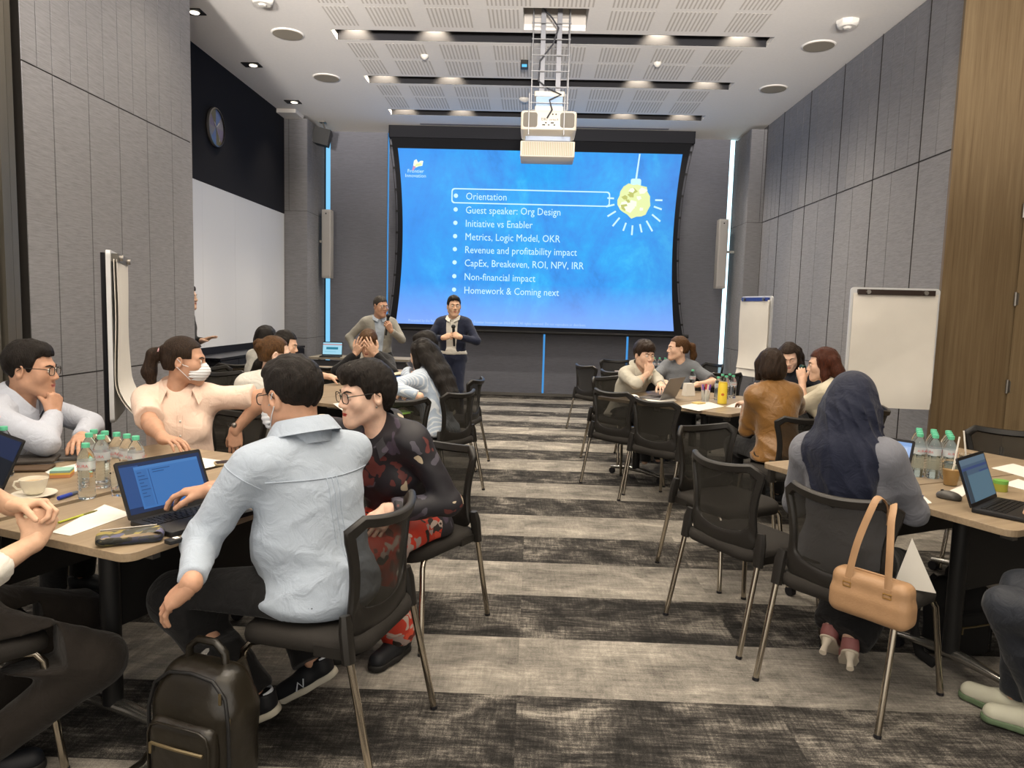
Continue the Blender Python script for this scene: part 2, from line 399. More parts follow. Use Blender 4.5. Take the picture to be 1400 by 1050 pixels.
# far left pier with fabric panels
def pier(name, x_in, x_out, y0, y1):
    mb = MB(); g_ = .006
    for z0, z1 in ((0, .95), (.95, 3.0), (3.0, CEIL-.05)):
        xs = [x_out, (x_out+x_in)/2, x_in] if z0 == 3.0 else [x_out, x_in]
        for a, b in zip(xs[:-1], xs[1:]): mb.b2((min(a, b)+g_/2, y0, z0+g_/2), (max(a, b)-g_/2, y0+.03, z1-g_/2))
        n = 4
        for k in range(n):
            ya, yb = y0+.03+(y1-y0-.03)*k/n, y0+.03+(y1-y0-.03)*(k+1)/n
            if z0 < 3.0 and k % 2: continue
            if z0 < 3.0: yb = y0+.03+(y1-y0-.03)*(k+2)/n
            s_ = 1 if x_in > x_out else -1
            mb.b2((x_in-s_*.03, ya+g_/2, z0+g_/2), (x_in, yb-g_/2, z1-g_/2))
    mb.m = 1; s_ = 1 if x_in > x_out else -1
    mb.b2((x_out, y0+.004, 0), (x_in-s_*.004, y1, CEIL-.06)); struct(name, mb, [M_panel, M_groove])
pier('wall_back_left', -3.705, -4.3, 11.92, 12.9)
pier('wall_back_right', 3.345, 3.75, 11.98, 12.9)
# far wall: roller blinds with slits of daylight between them
bl = MB()
for x0, x1 in ((-3.62, -2.62), (-2.59, .18), (.215, 1.645), (1.685, 3.275)): bl.b2((x0, YF, .02), (x1, YF+.03, CEIL))
struct('wall_back', bl, M_blind)
for k, (x0, x1, m_) in enumerate(((-3.69, -3.62, M_slit), (-2.62, -2.59, M_slit2), (.18, .215, M_slit2), (1.645, 1.685, M_slit2), (3.275, 3.34, M_slitb))):
    s_ = MB(); s_.b2((x0-.02, YF+.04, 0.02), (x1+.02, YF+.06, CEIL)); struct('window_%d' % (k+1), s_, m_)
bh = MB(); bh.b2((-4.5, YF+.08, 0), (4.5, YF+.12, CEIL)); struct('wall_back_outer', bh, M_groove)
t = MB(); t.b2((-3.7, YF-.03, 0), (3.4, YF-.002, .045)); struct('baseboard_back', t, M_metal)
# right wall
yr = [6.64, 7.19, 8.14, 9.08, 10.13, 11.18, 11.95, 12.2]
yl = [6.64, 7.19, 7.72, 8.14, 8.63, 9.08, 9.65, 10.13, 10.55, 11.18, 11.56, 11.95, 12.2]
yu = []
for a, b in zip(yr[:-1], yr[1:]):
    n = 4 if b-a > .6 else (2 if b-a > .4 else 1)
    yu += [a+(b-a)*k/n for k in range(n)]
yu.append(12.2)
w = join_mb(panels_x(XR, -1, yl, [.95, 3.0], .010), panels_x(XR, -1, yr, [0, .95], .010), panels_x(XR, -1, yu, [3.0, CEIL], .010))
w.m = 1; w.b2((XR+.005, 6.66, 0), (XR+.2, 12.95, CEIL)); struct('wall_right', w, [M_panel, M_groove])
t = MB()
for y in yr[1:-1]: t.b2((XR-.004, y-.006, 0), (XR+.02, y+.006, CEIL))
t.b2((XR-.004, 6.66, 2.995), (XR+.02, 12.2, 3.005)); struct('trim_6', t, M_groove)
XD = 4.22                                                         # recess with wooden doors beside the right wall
w = MB(); w.b2((XR-.012, 6.60, 0), (XD+.1, 6.635, CEIL)); struct('wall_right_return', w, M_woodd)
d = MB(); d.b2((XD, 5.46, .012), (XD+.045, 6.585, 3.0)); dr = struct('door_1', d, M_wood)
for z in (.35, .95, 1.72, 2.48, 2.86):
    h = MB(); h.tube([(XD-.012, 6.575, z-.06), (XD-.012, 6.575, z+.06)], .011, 8); h.b2((XD-.006, 6.545, z-.05), (XD+.002, 6.60, z+.05)); h.build('hinge', M_metal, dr, 40)
d = MB(); d.b2((XD, 4.30, .012), (XD+.045, 5.45, 3.0)); d2 = struct('door_2', d, M_wood)
d = MB(); d.b2((XD, 3.0, 3.012), (XD+.045, 6.60, CEIL)); struct('trim_7', d, M_wood)
d = MB(); d.b2((XD+.05, -1.5, 0), (XD+.09, 6.6, CEIL)); struct('wall_right_near', d, M_groove)
# ------------------------------------------------------------------ projection screen with the slide on it
YS = 12.45
def slide_mat():
    m = bpy.data.materials.new('projected_slide'); nt, b = nodes_of(m); N, L = nt.nodes, nt.links
    v = coords(N, L, 'Object'); sx = N.new('ShaderNodeSeparateXYZ'); L.new(v, sx.inputs[0])
    n1 = noise(N, L, coords(N, L, 'Object', (1.0, 1, .55)), .9, 6, .65, .8); n2 = noise(N, L, v, 9, 5, .7)
    f = math_(N, L, 'ADD', math_(N, L, 'MULTIPLY', n1, .8), math_(N, L, 'MULTIPLY', n2, .2))
    c1 = ramp(N, L, f, [(.33, '#2c78c8'), (.44, '#338fe4'), (.54, '#2ea0ea'), (.64, '#3db8f0')])
    side = N.new('ShaderNodeMapRange'); side.inputs[1].default_value = 1.5; side.inputs[2].default_value = 2.4; L.new(sx.outputs[0], side.inputs[0])
    c2 = mixc(N, L, math_(N, L, 'MULTIPLY', side.outputs[0], .55), c1, '#3f7cd0')
    lefts = N.new('ShaderNodeMapRange'); lefts.inputs[1].default_value = -1.0; lefts.inputs[2].default_value = -2.2; L.new(sx.outputs[0], lefts.inputs[0])
    c3 = mixc(N, L, math_(N, L, 'MULTIPLY', lefts.outputs[0], .6), c2, '#3a8ee8')
    low = N.new('ShaderNodeMapRange'); low.inputs[1].default_value = 1.95; low.inputs[2].default_value = 1.3; L.new(sx.outputs[2], low.inputs[0])
    c4 = mixc(N, L, math_(N, L, 'MULTIPLY', low.outputs[0], .75), c3, '#86a8f4')
    b.inputs['Base Color'].default_value = (.02, .02, .02, 1); L.new(c4, b.inputs['Emission Color']); b.inputs['Emission Strength'].default_value = 1.0
    b.inputs['Roughness'].default_value = .8; b.inputs['Specular IOR Level'].default_value = 0.1; return m
M_slide = slide_mat(); M_ink = emat('slide_ink', '#c4ecff', 1.0); M_yel = emat('slide_paper', '#dfe9a8', 1.0); M_yel2 = emat('slide_paper_light', '#effce0', 1.0); M_yel3 = emat('slide_paper_shade', '#b9bd6c', 1.0)
scr = thing('projection_screen', 'large black bordered projection screen with a blue slide at the front of the room', 'screen', (0, 0, 0))
def bow(z, a, b_): k = 1-((z-2.67)/1.46)**2; return a+(b_-a)*max(-1, k)
def scr_surf(u, v, y, top, bot, l, lm, r, rm):
    z = bot+(top-bot)*v
    k = 1-((v-.5)*2)**2; x0 = l+(lm-l)*k; x1 = r+(rm-r)*k; return (x0+(x1-x0)*u, y, z)
g = MB(); g.grid(lambda u, v: scr_surf(u, v, YS-.012, 4.13, 1.225, -2.345, -2.245, 2.365, 2.275), 40, 24, -.006); g.build('slide_image', M_slide, scr)
g = MB(); g.grid(lambda u, v: scr_surf(u, v, YS, 4.36, 1.14, -2.47, -2.33, 2.52, 2.35), 40, 24, -.008); g.build('screen_border', mat('screen_black', '#0b0c12', .8), scr)
g = MB(); g.rbox((.03, YS+.06, 4.40), (5.06, .2, .19), .02); g.build('screen_case', mat('case_black', '#0c0d17', .6), scr)
g = MB(); g.tube([(-2.5, YS+.02, 1.14), (2.62, YS+.02, 1.14)], .032, 10); g.build('bottom_bar', M_plast, scr)
for sgn in (-1, 1):
    g = MB()
    for k in range(9):
        v = .06+k*.11; p0 = scr_surf(0 if sgn < 0 else 1, v, YS, 4.36, 1.14, -2.47, -2.33, 2.52, 2.35); g.box((p0[0]+sgn*.012, YS, p0[2]), (.05, .012, .035))
    g.tube([scr_surf(0 if sgn < 0 else 1, k/16, YS, 4.3, 1.14, -2.5, -2.36, 2.55, 2.38) for k in range(17)], .004, 5)
    g.build('tension_cord', M_plast, scr)
XZ = Matrix(((1, 0, 0, 0), (0, 0, -1, 0), (0, 1, 0, 0), (0, 0, 0, 1)))
YT = YS-.026
tm = []
TS = .168
for s_, z in (('Orientation', 3.315), ('Guest speaker: Org Design', 3.09), ('Initiative vs Enabler', 2.87), ('Metrics, Logic Model, OKR', 2.65), ('Revenue and profitability impact', 2.435), ('CapEx, Breakeven, ROI, NPV, IRR', 2.215), ('Non-financial impact', 1.985), ('Homework & Coming next', 1.76)):
    t = text_mesh(s_, TS, (-1.195, YT, z), M_ink, scr, 'slide_text', xf=XZ, sx=.86)
    g = MB(); g.prism([(.036*math.cos(a), .036*math.sin(a)) for a in [2*PI*k/14 for k in range(14)]], -.002, .002, Matrix.Translation((-1.36, YT, z+.06))@XZ); g.build('bullet', M_ink, scr)
g = MB(); rr = rrect(2.64, .25, .05, 5)
ro = [(x, y) for x, y in rr]; ri = [(x*(1-.02/1.32), y*(1-.02/.125)) for x, y in rr]; n = len(rr)
g.add([(x-.115, YT, y+3.375-(x)*.0) for x, y in ro]+[(x-.115, YT, y+3.375) for x, y in ri], [(i, (i+1) % n, n+(i+1) % n, n+i) for i in range(n)]); g.build('highlight_box', M_ink, scr)
text_mesh('Frontier', .083, (-2.04, YT, 3.735), M_ink, scr, 'slide_text', 'CENTER', XZ)
text_mesh('Innovation', .083, (-2.04, YT, 3.66), M_ink, scr, 'slide_text', 'CENTER', XZ)
text_mesh('Presented by the Palui team on site and curated by Frontier Innovation on 2023-03-03. All rights reserved. Do not reproduce or distribute.', .062, (-2.13, YT, 1.262), emat('slide_ink_faint', '#a9c8f6', 1), scr, 'slide_text', xf=XZ, sx=.86)
def flat(pts, m, name, y=YT): 
    g = MB(); g.prism(pts, -.002, .002, Matrix.Translation((0, y, 0))@XZ); return g.build(name, m, scr)
flat([(-2.09, 3.79), (-2.06, 3.81), (-1.99, 3.84), (-1.93, 3.85), (-1.915, 3.93), (-1.96, 3.93), (-2.0, 3.90), (-2.03, 3.955), (-2.07, 3.93)], M_yel2, 'slide_logo')
flat([(-2.06, 3.83), (-1.99, 3.845), (-1.94, 3.86), (-1.95, 3.89), (-2.03, 3.88)], M_yel, 'slide_logo', YT-.004)
flat([(-2.10, 3.77), (-2.075, 3.77), (-2.035, 3.83), (-2.08, 3.85)], emat('slide_pink', '#c28fb8', 1), 'slide_logo', YT-.004)
flat([(1.652, 4.12), (1.675, 4.12), (1.635, 3.70), (1.605, 3.70)], M_ink, 'slide_picture')
flat([(x+1.62, z+3.66) for x, z in rrect(.17, .12, .03)], M_ink, 'slide_picture')
rnd = random.Random(4)
ballp = [(1.61+(.27+rnd.uniform(-.03, .03))*math.cos(a), 3.365+(.27+rnd.uniform(-.03, .03))*math.sin(a)*1.03) for a in [2*PI*k/22 for k in range(22)]]
flat(ballp, M_yel, 'slide_picture', YT-.004)
for k in range(15):
    cx, cz = 1.61+rnd.uniform(-.17, .15), 3.37+rnd.uniform(-.18, .17); L_ = rnd.uniform(.05, .11); a = rnd.uniform(0, PI)
    flat([(cx+L_*math.cos(a+t_)*(1 if q % 2 else .6), cz+L_*.6*math.sin(a+t_)) for q, t_ in enumerate((0, 1.3, 2.4, 3.5, 5.0))], (M_yel2, M_yel3, M_yel2)[k % 3], 'slide_picture', YT-.008-.001*k)
for a, r0, r1 in ((178, .34, .45), (195, .34, .48), (213, .36, .52), (232, .38, .56), (252, .40, .54), (268, .42, .58), (285, .41, .55), (302, .40, .60), (322, .38, .56), (342, .34, .48), (360, .34, .46)):
    a = math.radians(a); c_, s_ = math.cos(a), math.sin(a); w_ = .014
    flat([(1.61+r0*c_+w_*s_, 3.38+r0*s_-w_*c_), (1.61+r1*c_+w_*s_, 3.38+r1*s_-w_*c_), (1.61+r1*c_-w_*s_, 3.38+r1*s_+w_*c_), (1.61+r0*c_-w_*s_, 3.38+r0*s_+w_*c_)], M_ink, 'slide_picture')

# ------------------------------------------------------------------ projector on its lift under the ceiling hatch
M_beige = mat('projector_white', '#cfc8bb', .45); M_grill = mat('grille_grey', '#6f6a62', .7); M_steel = mat('lift_grey', '#8c8d92', .45, .3); M_wire = mat('cable_dark', '#3a3b40', .6)
pr = thing('ceiling_projector', 'white ceiling projector hanging from the open lift cage under the hatch', 'projector', (.095, 8.0, 3.40))
g = MB(); g.rbox((0, .22, .105), (.59, .52, .2), .05, (0, 0, 0), .02)
g.build('projector_body', M_beige, pr, 40)
g = MB(); g.rbox((0, .50, -.12), (.60, .42, .17), .02, None, .01); bx_ = g.build('filter_box', M_beige, pr, 40)
g = MB()
for k in range(28): g.box((-.27+.02*k, .283, -.12), (.010, .012, .14))
g.build('filter_slats', mat('slat_beige', '#b3a78d', .6), bx_)
g = MB(); g.rbox((0, .4, -.01), (.5, .3, .06), .02); g.build('lens_housing', mat('clear_grey', '#a8b4c8', .2), pr)
for sx_ in (-1, 1):
    g = MB(); g.rbox((sx_*.2, -.042, .105), (.14, .012, .145), .02, (PI/2, 0, 0)); g.v = []; g.f = []; g.mi = []
    g.prism([(x+sx_*.195, y+.105) for x, y in rrect(.15, .15, .025)], -.004, .01, Matrix.Translation((0, -.04, 0))@XZ)
    gr = g.build('grille', M_grill, pr)
g = MB()
for k, x in enumerate((-.06, -.03, .0, .03, .06, .045, -.045)): g.box((x, -.041, .055+(k % 2)*.022), (.018, .006, .012))
for x in (.04, .075): g.lathe([(.008, 0), (.008, .006)], 8, Matrix.Translation((x, -.04, .165))@XZ)
g.build('sockets', M_plast, pr)
text_mesh('EIKI', .04, (-.08, -.044, .1), M_wire, pr, 'lettering', xf=XZ)
text_mesh('series R', .03, (.005, -.044, .1), M_wire, pr, 'lettering', xf=XZ)
g = MB(); g.rbox((0, .08, .38), (.32, .2, .05), .02); g.rbox((0, .08, .23), (.3, .18, .05), .01); g.build('mount_plate', M_beige, pr, 40)
g = MB(); g.box((0, .08, .305), (.28, .16, .12)); g.build('mount_bracket', mat('bracket_blue_grey', '#8fa6c4', .3, .3), pr)
for x in (-.085, .085):
    g = MB(); g.box((x, .02, .90), (.05, .05, 1.02)); g.build('lift_tube', M_steel, pr)
g = MB()
for x in (-.19, .19):
    for y in (-.08, .2): g.tube([(x, y, .2), (x, y, 1.55)], .006, 6)
for k in range(9):
    z = .27+.16*k
    for y in (-.08, .2): g.tube([(-.2, y, z), (.2, y, z)], .005, 6)
    for x in (-.19, .19): g.ball((x, -.08, z), .014, 6)
for x in (-.21, .16): g.tube([(x, -.10, -.06), (x, -.10, .36), (x, .02, .36)], .006, 6)
g.build('lift_cage', mat('cage_metal', '#a6a7aa', .35, .7), pr, 40)
g = MB(); g.tube([(-.13, -.04, 1.5), (-.12, -.06, 1.25), (0, -.09, 1.12), (.07, -.09, 1.02), (.02, -.09, .86), (-.11, -.06, .7), (-.12, -.05, .5), (-.02, -.06, .42), (.12, -.07, .36), (0, -.08, .3), (.03, -.09, .2), (-.02, -.06, .12)], .009, 6)
g.build('cable', M_wire, pr, 60)

# ------------------------------------------------------------------ things on the ceiling
for k, (x, y, lb) in enumerate(((-2.84, 8.43, 'round ceiling speaker nearest to the left front pier'), (-2.84, 9.97, 'round ceiling speaker in front of the left writing wall, beside the middle slot'), (3.05, 8.5, 'round ceiling speaker near the right wall, beside the first slot'), (3.06, 10.07, 'round ceiling speaker near the right wall, beside the middle slot'))):
    s_ = thing('ceiling_speaker', lb, 'speaker', (x, y, CEIL), 0, 'round ceiling speakers')
    g = MB(); g.lathe([(.17, -.012), (.178, -.006), (.18, 0)], 24); g.build('rim', M_ceil, s_, 50)
    g = MB(); g.lathe([(.160, -.016), (.166, -.010)], 24); g.build('grille', mat('speaker_grille', '#8d8679', .8), s_)
for x, y, lb in ((-3.64, 7.85, 'small square ceiling downlight at the left front pier'), (-3.66, 9.5, 'small square ceiling downlight above the wall clock side'), (-3.68, 11.15, 'small square ceiling downlight near the far left pier')):
    s_ = thing('wall_washer_light', lb, 'ceiling light', (x, y, CEIL), 0, 'square downlights along the left wall')
    g = MB(); g.b2((-.11, -.08, -.012), (.11, .08, -.001)); g.build('frame', M_plast, s_)
    g = MB(); g.lathe([(.045, -.02), (.05, -.013)], 14, Matrix.Translation((.02, 0, 0))); g.build('lamp_disc', emat('lamp_disc', '#fff3dc', 3.0), s_)
    lamp('wall_washer', 'SPOT', (x+.02, y, CEIL-.03), 26, WARM, (0, math.radians(-8), 0), spot_size=1.7, spot_blend=.8, shadow_soft_size=.04)
for x, y, lb in ((3.08, 7.82, 'white smoke detector on the ceiling near the right wall'), (-2.78, 7.5, 'white smoke detector on the ceiling near the left pier')):
    s_ = thing('smoke_detector', lb, 'smoke detector', (x, y, CEIL))
    g = MB(); g.lathe([(.085, -.06), (.10, -.05), (.115, -.02), (.115, 0)], 8); g.build('body', M_whitep, s_, 30)
    g = MB(); g.lathe([(.03, -.075), (.045, -.06)], 12); g.build('sensor', M_whitep, s_, 30)
s_ = thing('ceiling_sensor', 'small blue lit sensor on the ceiling beside the projector lift', 'sensor', (-.205, 9.16, CEIL))
g = MB(); g.rbox((0, 0, -.05), (.09, .05, .1), .01); g.build('body', M_plast, s_); g = MB(); g.box((0, -.028, -.07), (.06, .006, .03)); g.build('led', emat('led_blue', '#58b6ee', 1.2), s_)
for x, y, lb in ((1.39, 9.86-.7, 'small domed sprinkler plate on the perforated ceiling right of the lift'), (-1.40, 9.05, 'small domed sprinkler plate on the perforated ceiling left of the lift'), (-.23, 10.77, 'round white dome camera hanging beside the projector')):
    s_ = thing('ceiling_dome', lb, 'ceiling fixture', (x, y, CEIL)); r = .08 if x == -.23 else .05
    g = MB(); g.lathe([(r*.3, -.05), (r*.8, -.03), (r, -.01), (r, 0)], 16); g.build('dome', M_whitep, s_, 50)
for sy in SLOT_Y:
    for sx_ in SLOT_X:
        nm = {SLOT_Y[0]: 'nearest', SLOT_Y[1]: 'middle', SLOT_Y[2]: 'farthest'}[sy]; px = {SLOT_X[0]: 'left end', SLOT_X[1]: 'second from the left end', SLOT_X[2]: 'second from the right end', SLOT_X[3]: 'right end'}[sx_]
        s_ = thing('slot_downlight', 'warm recessed downlight in the %s ceiling slot, %s' % (nm, px), 'ceiling light', (sx_, sy+.235, CEIL+.34), 0, 'downlights in the ceiling slots')
        g = MB(); g.lathe([(.05, -.05), (.055, 0)], 14); g.build('housing', M_plast, s_)
        g = MB(); g.lathe([(.040, -.054), (.042, -.0505)], 14); g.build('lamp_disc', MATS['lamp_disc'], s_)
# wall clock
ck = thing('wall_clock', 'round silver rimmed wall clock on the dark upper wall', 'clock', (XL, 9.3, 3.67))
YZ = Matrix(((0, 0, 1, 0), (1, 0, 0, 0), (0, 1, 0, 0), (0, 0, 0, 1)))
g = MB(); g.lathe([(.225, 0), (.24, .02), (.235, .045), (.22, .05)], 40, YZ, True, False); g.build('rim', M_metal, ck, 40)
g = MB()
for k in range(8):
    g.m = k % 4; a0, a1 = 2*PI*k/8, 2*PI*(k+1)/8
    g.add([YZ@Vector(p) for p in [(0, 0, .03)]+[(.222*math.cos(a0+(a1-a0)*q/6), .222*math.sin(a0+(a1-a0)*q/6), .03) for q in range(7)]], [(0, q+1, q+2) for q in range(6)])
g.build('dial', [mat('dial_grey', '#7d7d88', .25), mat('dial_blue', '#5f74a6', .25), mat('dial_olive', '#6d6a55', .25), mat('dial_mauve', '#77708a', .25)], ck)
for nm, a, l, w_ in (('hour_hand', 40, .11, .010), ('minute_hand', 138, .08, .008), ('second_hand', 300, .18, .005)):
    g = MB(); g.box((l/2, 0, .037), (l, w_, .004)); 
    g2 = MB(); g2.add(g.v, g.f, YZ@Matrix.Rotation(math.radians(a), 4, 'Z')); g2.build(nm, mat('hand_silver', '#c5c5cc', .3, .5), ck)
# line array columns and corner loudspeaker
for nm, x, s_x, lb in (('column_speaker', -3.565, -1, 'tall white column loudspeaker beside the left daylight slit'), ('column_speaker', 3.125, 1, 'tall white column loudspeaker beside the right daylight slit')):
    cs = thing(nm, lb, 'speaker', (x, 12.6, 1.96), 0, 'column loudspeakers')
    g = MB(); g.rbox((0, 0, .575), (.155, .2, 1.15), .015, None, .008); g.build('cabinet', mat('column_white', '#bcb9b6', .5), cs, 40)
    g = MB(); g.box((0, -.102, .575), (.125, .006, 1.08)); g.build('grille', mat('column_grille', '#b3b0ae', .7), cs)
    g = MB(); g.lathe([(.012, 0), (.012, .004)], 10, Matrix.Translation((0, -.105, 1.08))@XZ); g.build('badge', M_plast, cs)
    g = MB(); g.tube([(s_x*.07, .02, .62), (s_x*.22, .02, .62)], .022, 8); g.build('wall_arm', M_whitep, cs, 40)
cs = thing('corner_speaker', 'black wedge loudspeaker hung in the far left ceiling corner', 'speaker', (-3.52, 12.3, CEIL))
g = MB(); g.prism([(-.13, -.1), (.13, -.06), (.10, .16), (-.1, .16)], -.38, -.12, Matrix.Rotation(math.radians(12), 4, 'Y')); g.build('cabinet', M_plast, cs)
g = MB(); g.tube([(0, 0, -.15), (-.05, .02, 0)], .012, 6); g.box((-.05, .02, -.008), (.1, .1, .015)); g.build('bracket', M_metal, cs)

# ------------------------------------------------------------------ flip chart easels
M_paper = mat('paper_white', '#dcd8d0', .8, noise=.02, nscale=6); M_board = mat('easel_white', '#c9cbcd', .35); M_blk = mat('easel_black', '#15151a', .5)
def flipchart(label, loc, rz, w_, h_, curl, clamp):
    e = thing('flip_chart_easel', label, 'flip chart', loc, rz, None)
    zb, zt = .78, .78+h_
    g = MB(); g.rbox((0, .02, (zb+zt)/2), (w_, .02, h_), .002); g.v = []; g.f = []; g.mi = []
    g.prism([(x, y+(zb+zt)/2) for x, y in rrect(w_, h_, .03)], -.012, .012, XZ); g.build('board', M_board, e)
    g = MB(); g.box((0, -.03, zt-.04), (w_*.86, .035, .045)); cb = g.build('clamp_bar', clamp, e)
    for x in (-.32, .32): 
        g = MB(); g.lathe([(.018, 0), (.018, .02)], 12, Matrix.Translation((x*w_, -.048, zt-.04))@XZ); g.build('knob', M_metal, cb, 40)
    def sheet(u, v, off=0):
        cr = 0 if curl else .006*(math.sin(u*5+v*4)+math.sin(u*11-v*9+1)*.5+abs(math.sin(u*7+v*15))*.7)*min(1, v*4)
        z = zt-.05-v*(h_-.02); y = -.025-off-cr-.012*math.sin(v*7+u*2)*v-(curl*max(0, v-.72)**2*6)
        x = (u-.5)*w_*.95-curl*.5*max(0, v-.72)**2*3; return (x, y, z+curl*.5*max(0, v-.8)**2*4*u)
    g = MB(); g.grid(lambda u, v: sheet(u, v, .0), 8, 24, .003); g.build('paper_pad', M_paper, e, 60)
    if curl:
        g = MB(); g.grid(lambda u, v: sheet(u, v*.9, .016), 8, 24, .001); g.build('paper_sheet', M_paper, e, 60)
    g = MB(); g.tube([(0, .06, .02), (0, .06, zt)], .018, 8); g.build('post', M_blk, e)
    for a in (-90, 30, 150):
        g = MB(); g.tube([(0, .06, .25), (.35*math.cos(math.radians(a)), .06+.35*math.sin(math.radians(a)), .015)], .012, 7); g.ball((.35*math.cos(math.radians(a)), .06+.35*math.sin(math.radians(a)), .018), .018, 8); g.build('leg', M_blk, e)
    return e
flipchart('large white flip chart easel by the wooden return of the right wall', (3.08, 6.40, 0), math.radians(-6), .72, 1.0, 0.0, mat('clamp_brown', '#2b1e18', .4))
flipchart('white flip chart easel half turned by the far right wall', (2.79, 9.3, 0), math.radians(-70), .60, .98, .05, mat('clamp_blue', '#34468c', .4))
flipchart('white flip chart easel seen edge on at the left pier, its paper curling', (-2.57, 4.45, 0), math.radians(114), .66, 1.0, .35, mat('clamp_grey', '#57534c', .35))
# ------------------------------------------------------------------ training tables
M_top = wood_mat('table_wood', '#83725d', '#9c8a72', 'x', 1.0, .38); M_edge = mat('table_edge', '#5e5143', .5)
M_foot = mat('foot_metal', '#a9a7a2', .22, .9)
def table(label, corner, ang, L, W_, group='wooden training tables'):
    """corner is the local origin, local x runs along the long side, local y across"""
    t = thing('training_table', label, 'table', (corner[0], corner[1], 0), ang, group)
    g = MB(); T = Matrix.Translation((L/2, W_/2, 0)); g.prism(rrect(L, W_, .045, 6), .708, .735, T, .0015); g.m = 1; g.prism(rrect(L-.004, W_-.004, .045, 6), .7075, .7085, T)
    g.build('table_top', [M_top, M_edge], t)
    g = MB(); g.b2((.22, W_*.5-.01, .36), (L-.22, W_*.5+.01, .69)); g.build('modesty_panel', M_plast, t)
    g = MB(); g.b2((.16, W_*.5-.03, .665), (L-.16, W_*.5+.03, .705)); g.build('beam', M_plast, t)
    for x in (.2, L-.2):
        g = MB(); g.tube([(x, W_/2, .09), (x, W_/2, .70)], .034, 12); lg = g.build('leg', M_plast, t, 40)
        g = MB(); g.box((x, W_/2, .685), (.07, W_*.62, .03)); g.box((x, W_*.5-W_*.3, .672), (.03, .05, .05)); g.build('hinge_bracket', M_metal, lg)
        g = MB(); g.tube([(x, .06, .062), (x, W_/2-.08, .085), (x, W_/2+.08, .085), (x, W_-.06, .062)], [.016, .028, .028, .016], 10, flat=.8); ft = g.build('foot', M_foot, lg, 50)
        for y in (.07, W_-.07):
            g = MB(); g.tube([(x-.014, y, .028), (x+.014, y, .028)], .0275, 12); g.build('castor', M_blk, ft, 40)
    return t
A = math.atan2
angL = A(.933, .36); angR = A(.444, .896)
tL1 = table('wooden table beside the man in the blue shirt, holding his open black laptop', (-1.20, 2.10), angL, 1.27, .66)
tL2 = table('wooden table at the left edge with the coffee cup and laptop', (-1.20-.943*.71+.03, 2.10+.33*.71+.06), angL, 1.27, .66)
# right front: long sides run along v
def tableR(label, p, ang, L, W_): return table(label, p, ang, L, W_)
uR = Vector((-.444, .896)); vR = Vector((.896, .444)); cR = Vector((1.80, 2.70))
tR1 = table('wooden table at the right front with mouse and open laptop near its corner', cR, angR, 1.56, .64)
tR2 = table('wooden table at the right front carrying the block of water bottles', cR+uR*.65, angR, 1.56, .64)
angM = math.radians(45); cM = Vector((1.56, 5.74))
tM1 = table('wooden table under the yellow can and pen cup in the middle right group', cM, angM, 1.3, .68)
tM2 = table('wooden table behind the open silver laptop in the middle right group', cM+Vector((-.7071, .7071))*.69, angM, 1.3, .68)
angN = A(.91, .42); cN = Vector((-1.22, 5.45))
tN1 = table('wooden table with papers and the open tablet laptop in the middle left group', cN, angN, 1.3, .68)
tN2 = table('wooden table between the two women in white on the left', cN+Vector((-.91, .42))*.69, angN, 1.3, .68)
table('far left wooden table near the dark cabinet wall', (-3.55, 8.45), 0, 1.45, .68)
table('wooden table in front of the two standing speakers', (-2.05, 8.45), 0, 1.0, .5)
table('far right wooden table in front of the daylight blinds', (1.1, 9.15), 0, 1.45, .68)

# ------------------------------------------------------------------ meeting chairs
def mesh_fabric():
    m = bpy.data.materials.new('chair_mesh'); nt, b = nodes_of(m); N, L = nt.nodes, nt.links
    b.inputs['Base Color'].default_value = srgb('#26241f'); b.inputs['Roughness'].default_value = .75; b.inputs['Specular IOR Level'].default_value = .35
    wv = coords(N, L, 'Object', (420, 420, 420)); n = noise(N, L, wv, 1.0, 2)
    b.inputs['Alpha'].default_value = 0.84
    L.new(bump_(N, L, n, .3, .002), b.inputs['Normal']); m.use_transparent_shadow = True; return m
M_mesh = mesh_fabric(); M_seat = mat('seat_fabric', '#24211e', .85, noise=.2, nscale=300, bump=.2, bscale=500); M_frame = mat('chair_frame', '#1f1d1b', .42, spec=.45)
M_leg = mat('leg_chrome', '#b5ada0', .18, 1.0)
def back_pt(x, z):                                                # curved, leaning back surface
    t = (z-.46)/.4
    return Vector((x, -.195-.015*t-.055*t*t+.100*(x/.24)**2*(.35+.65*t), z))
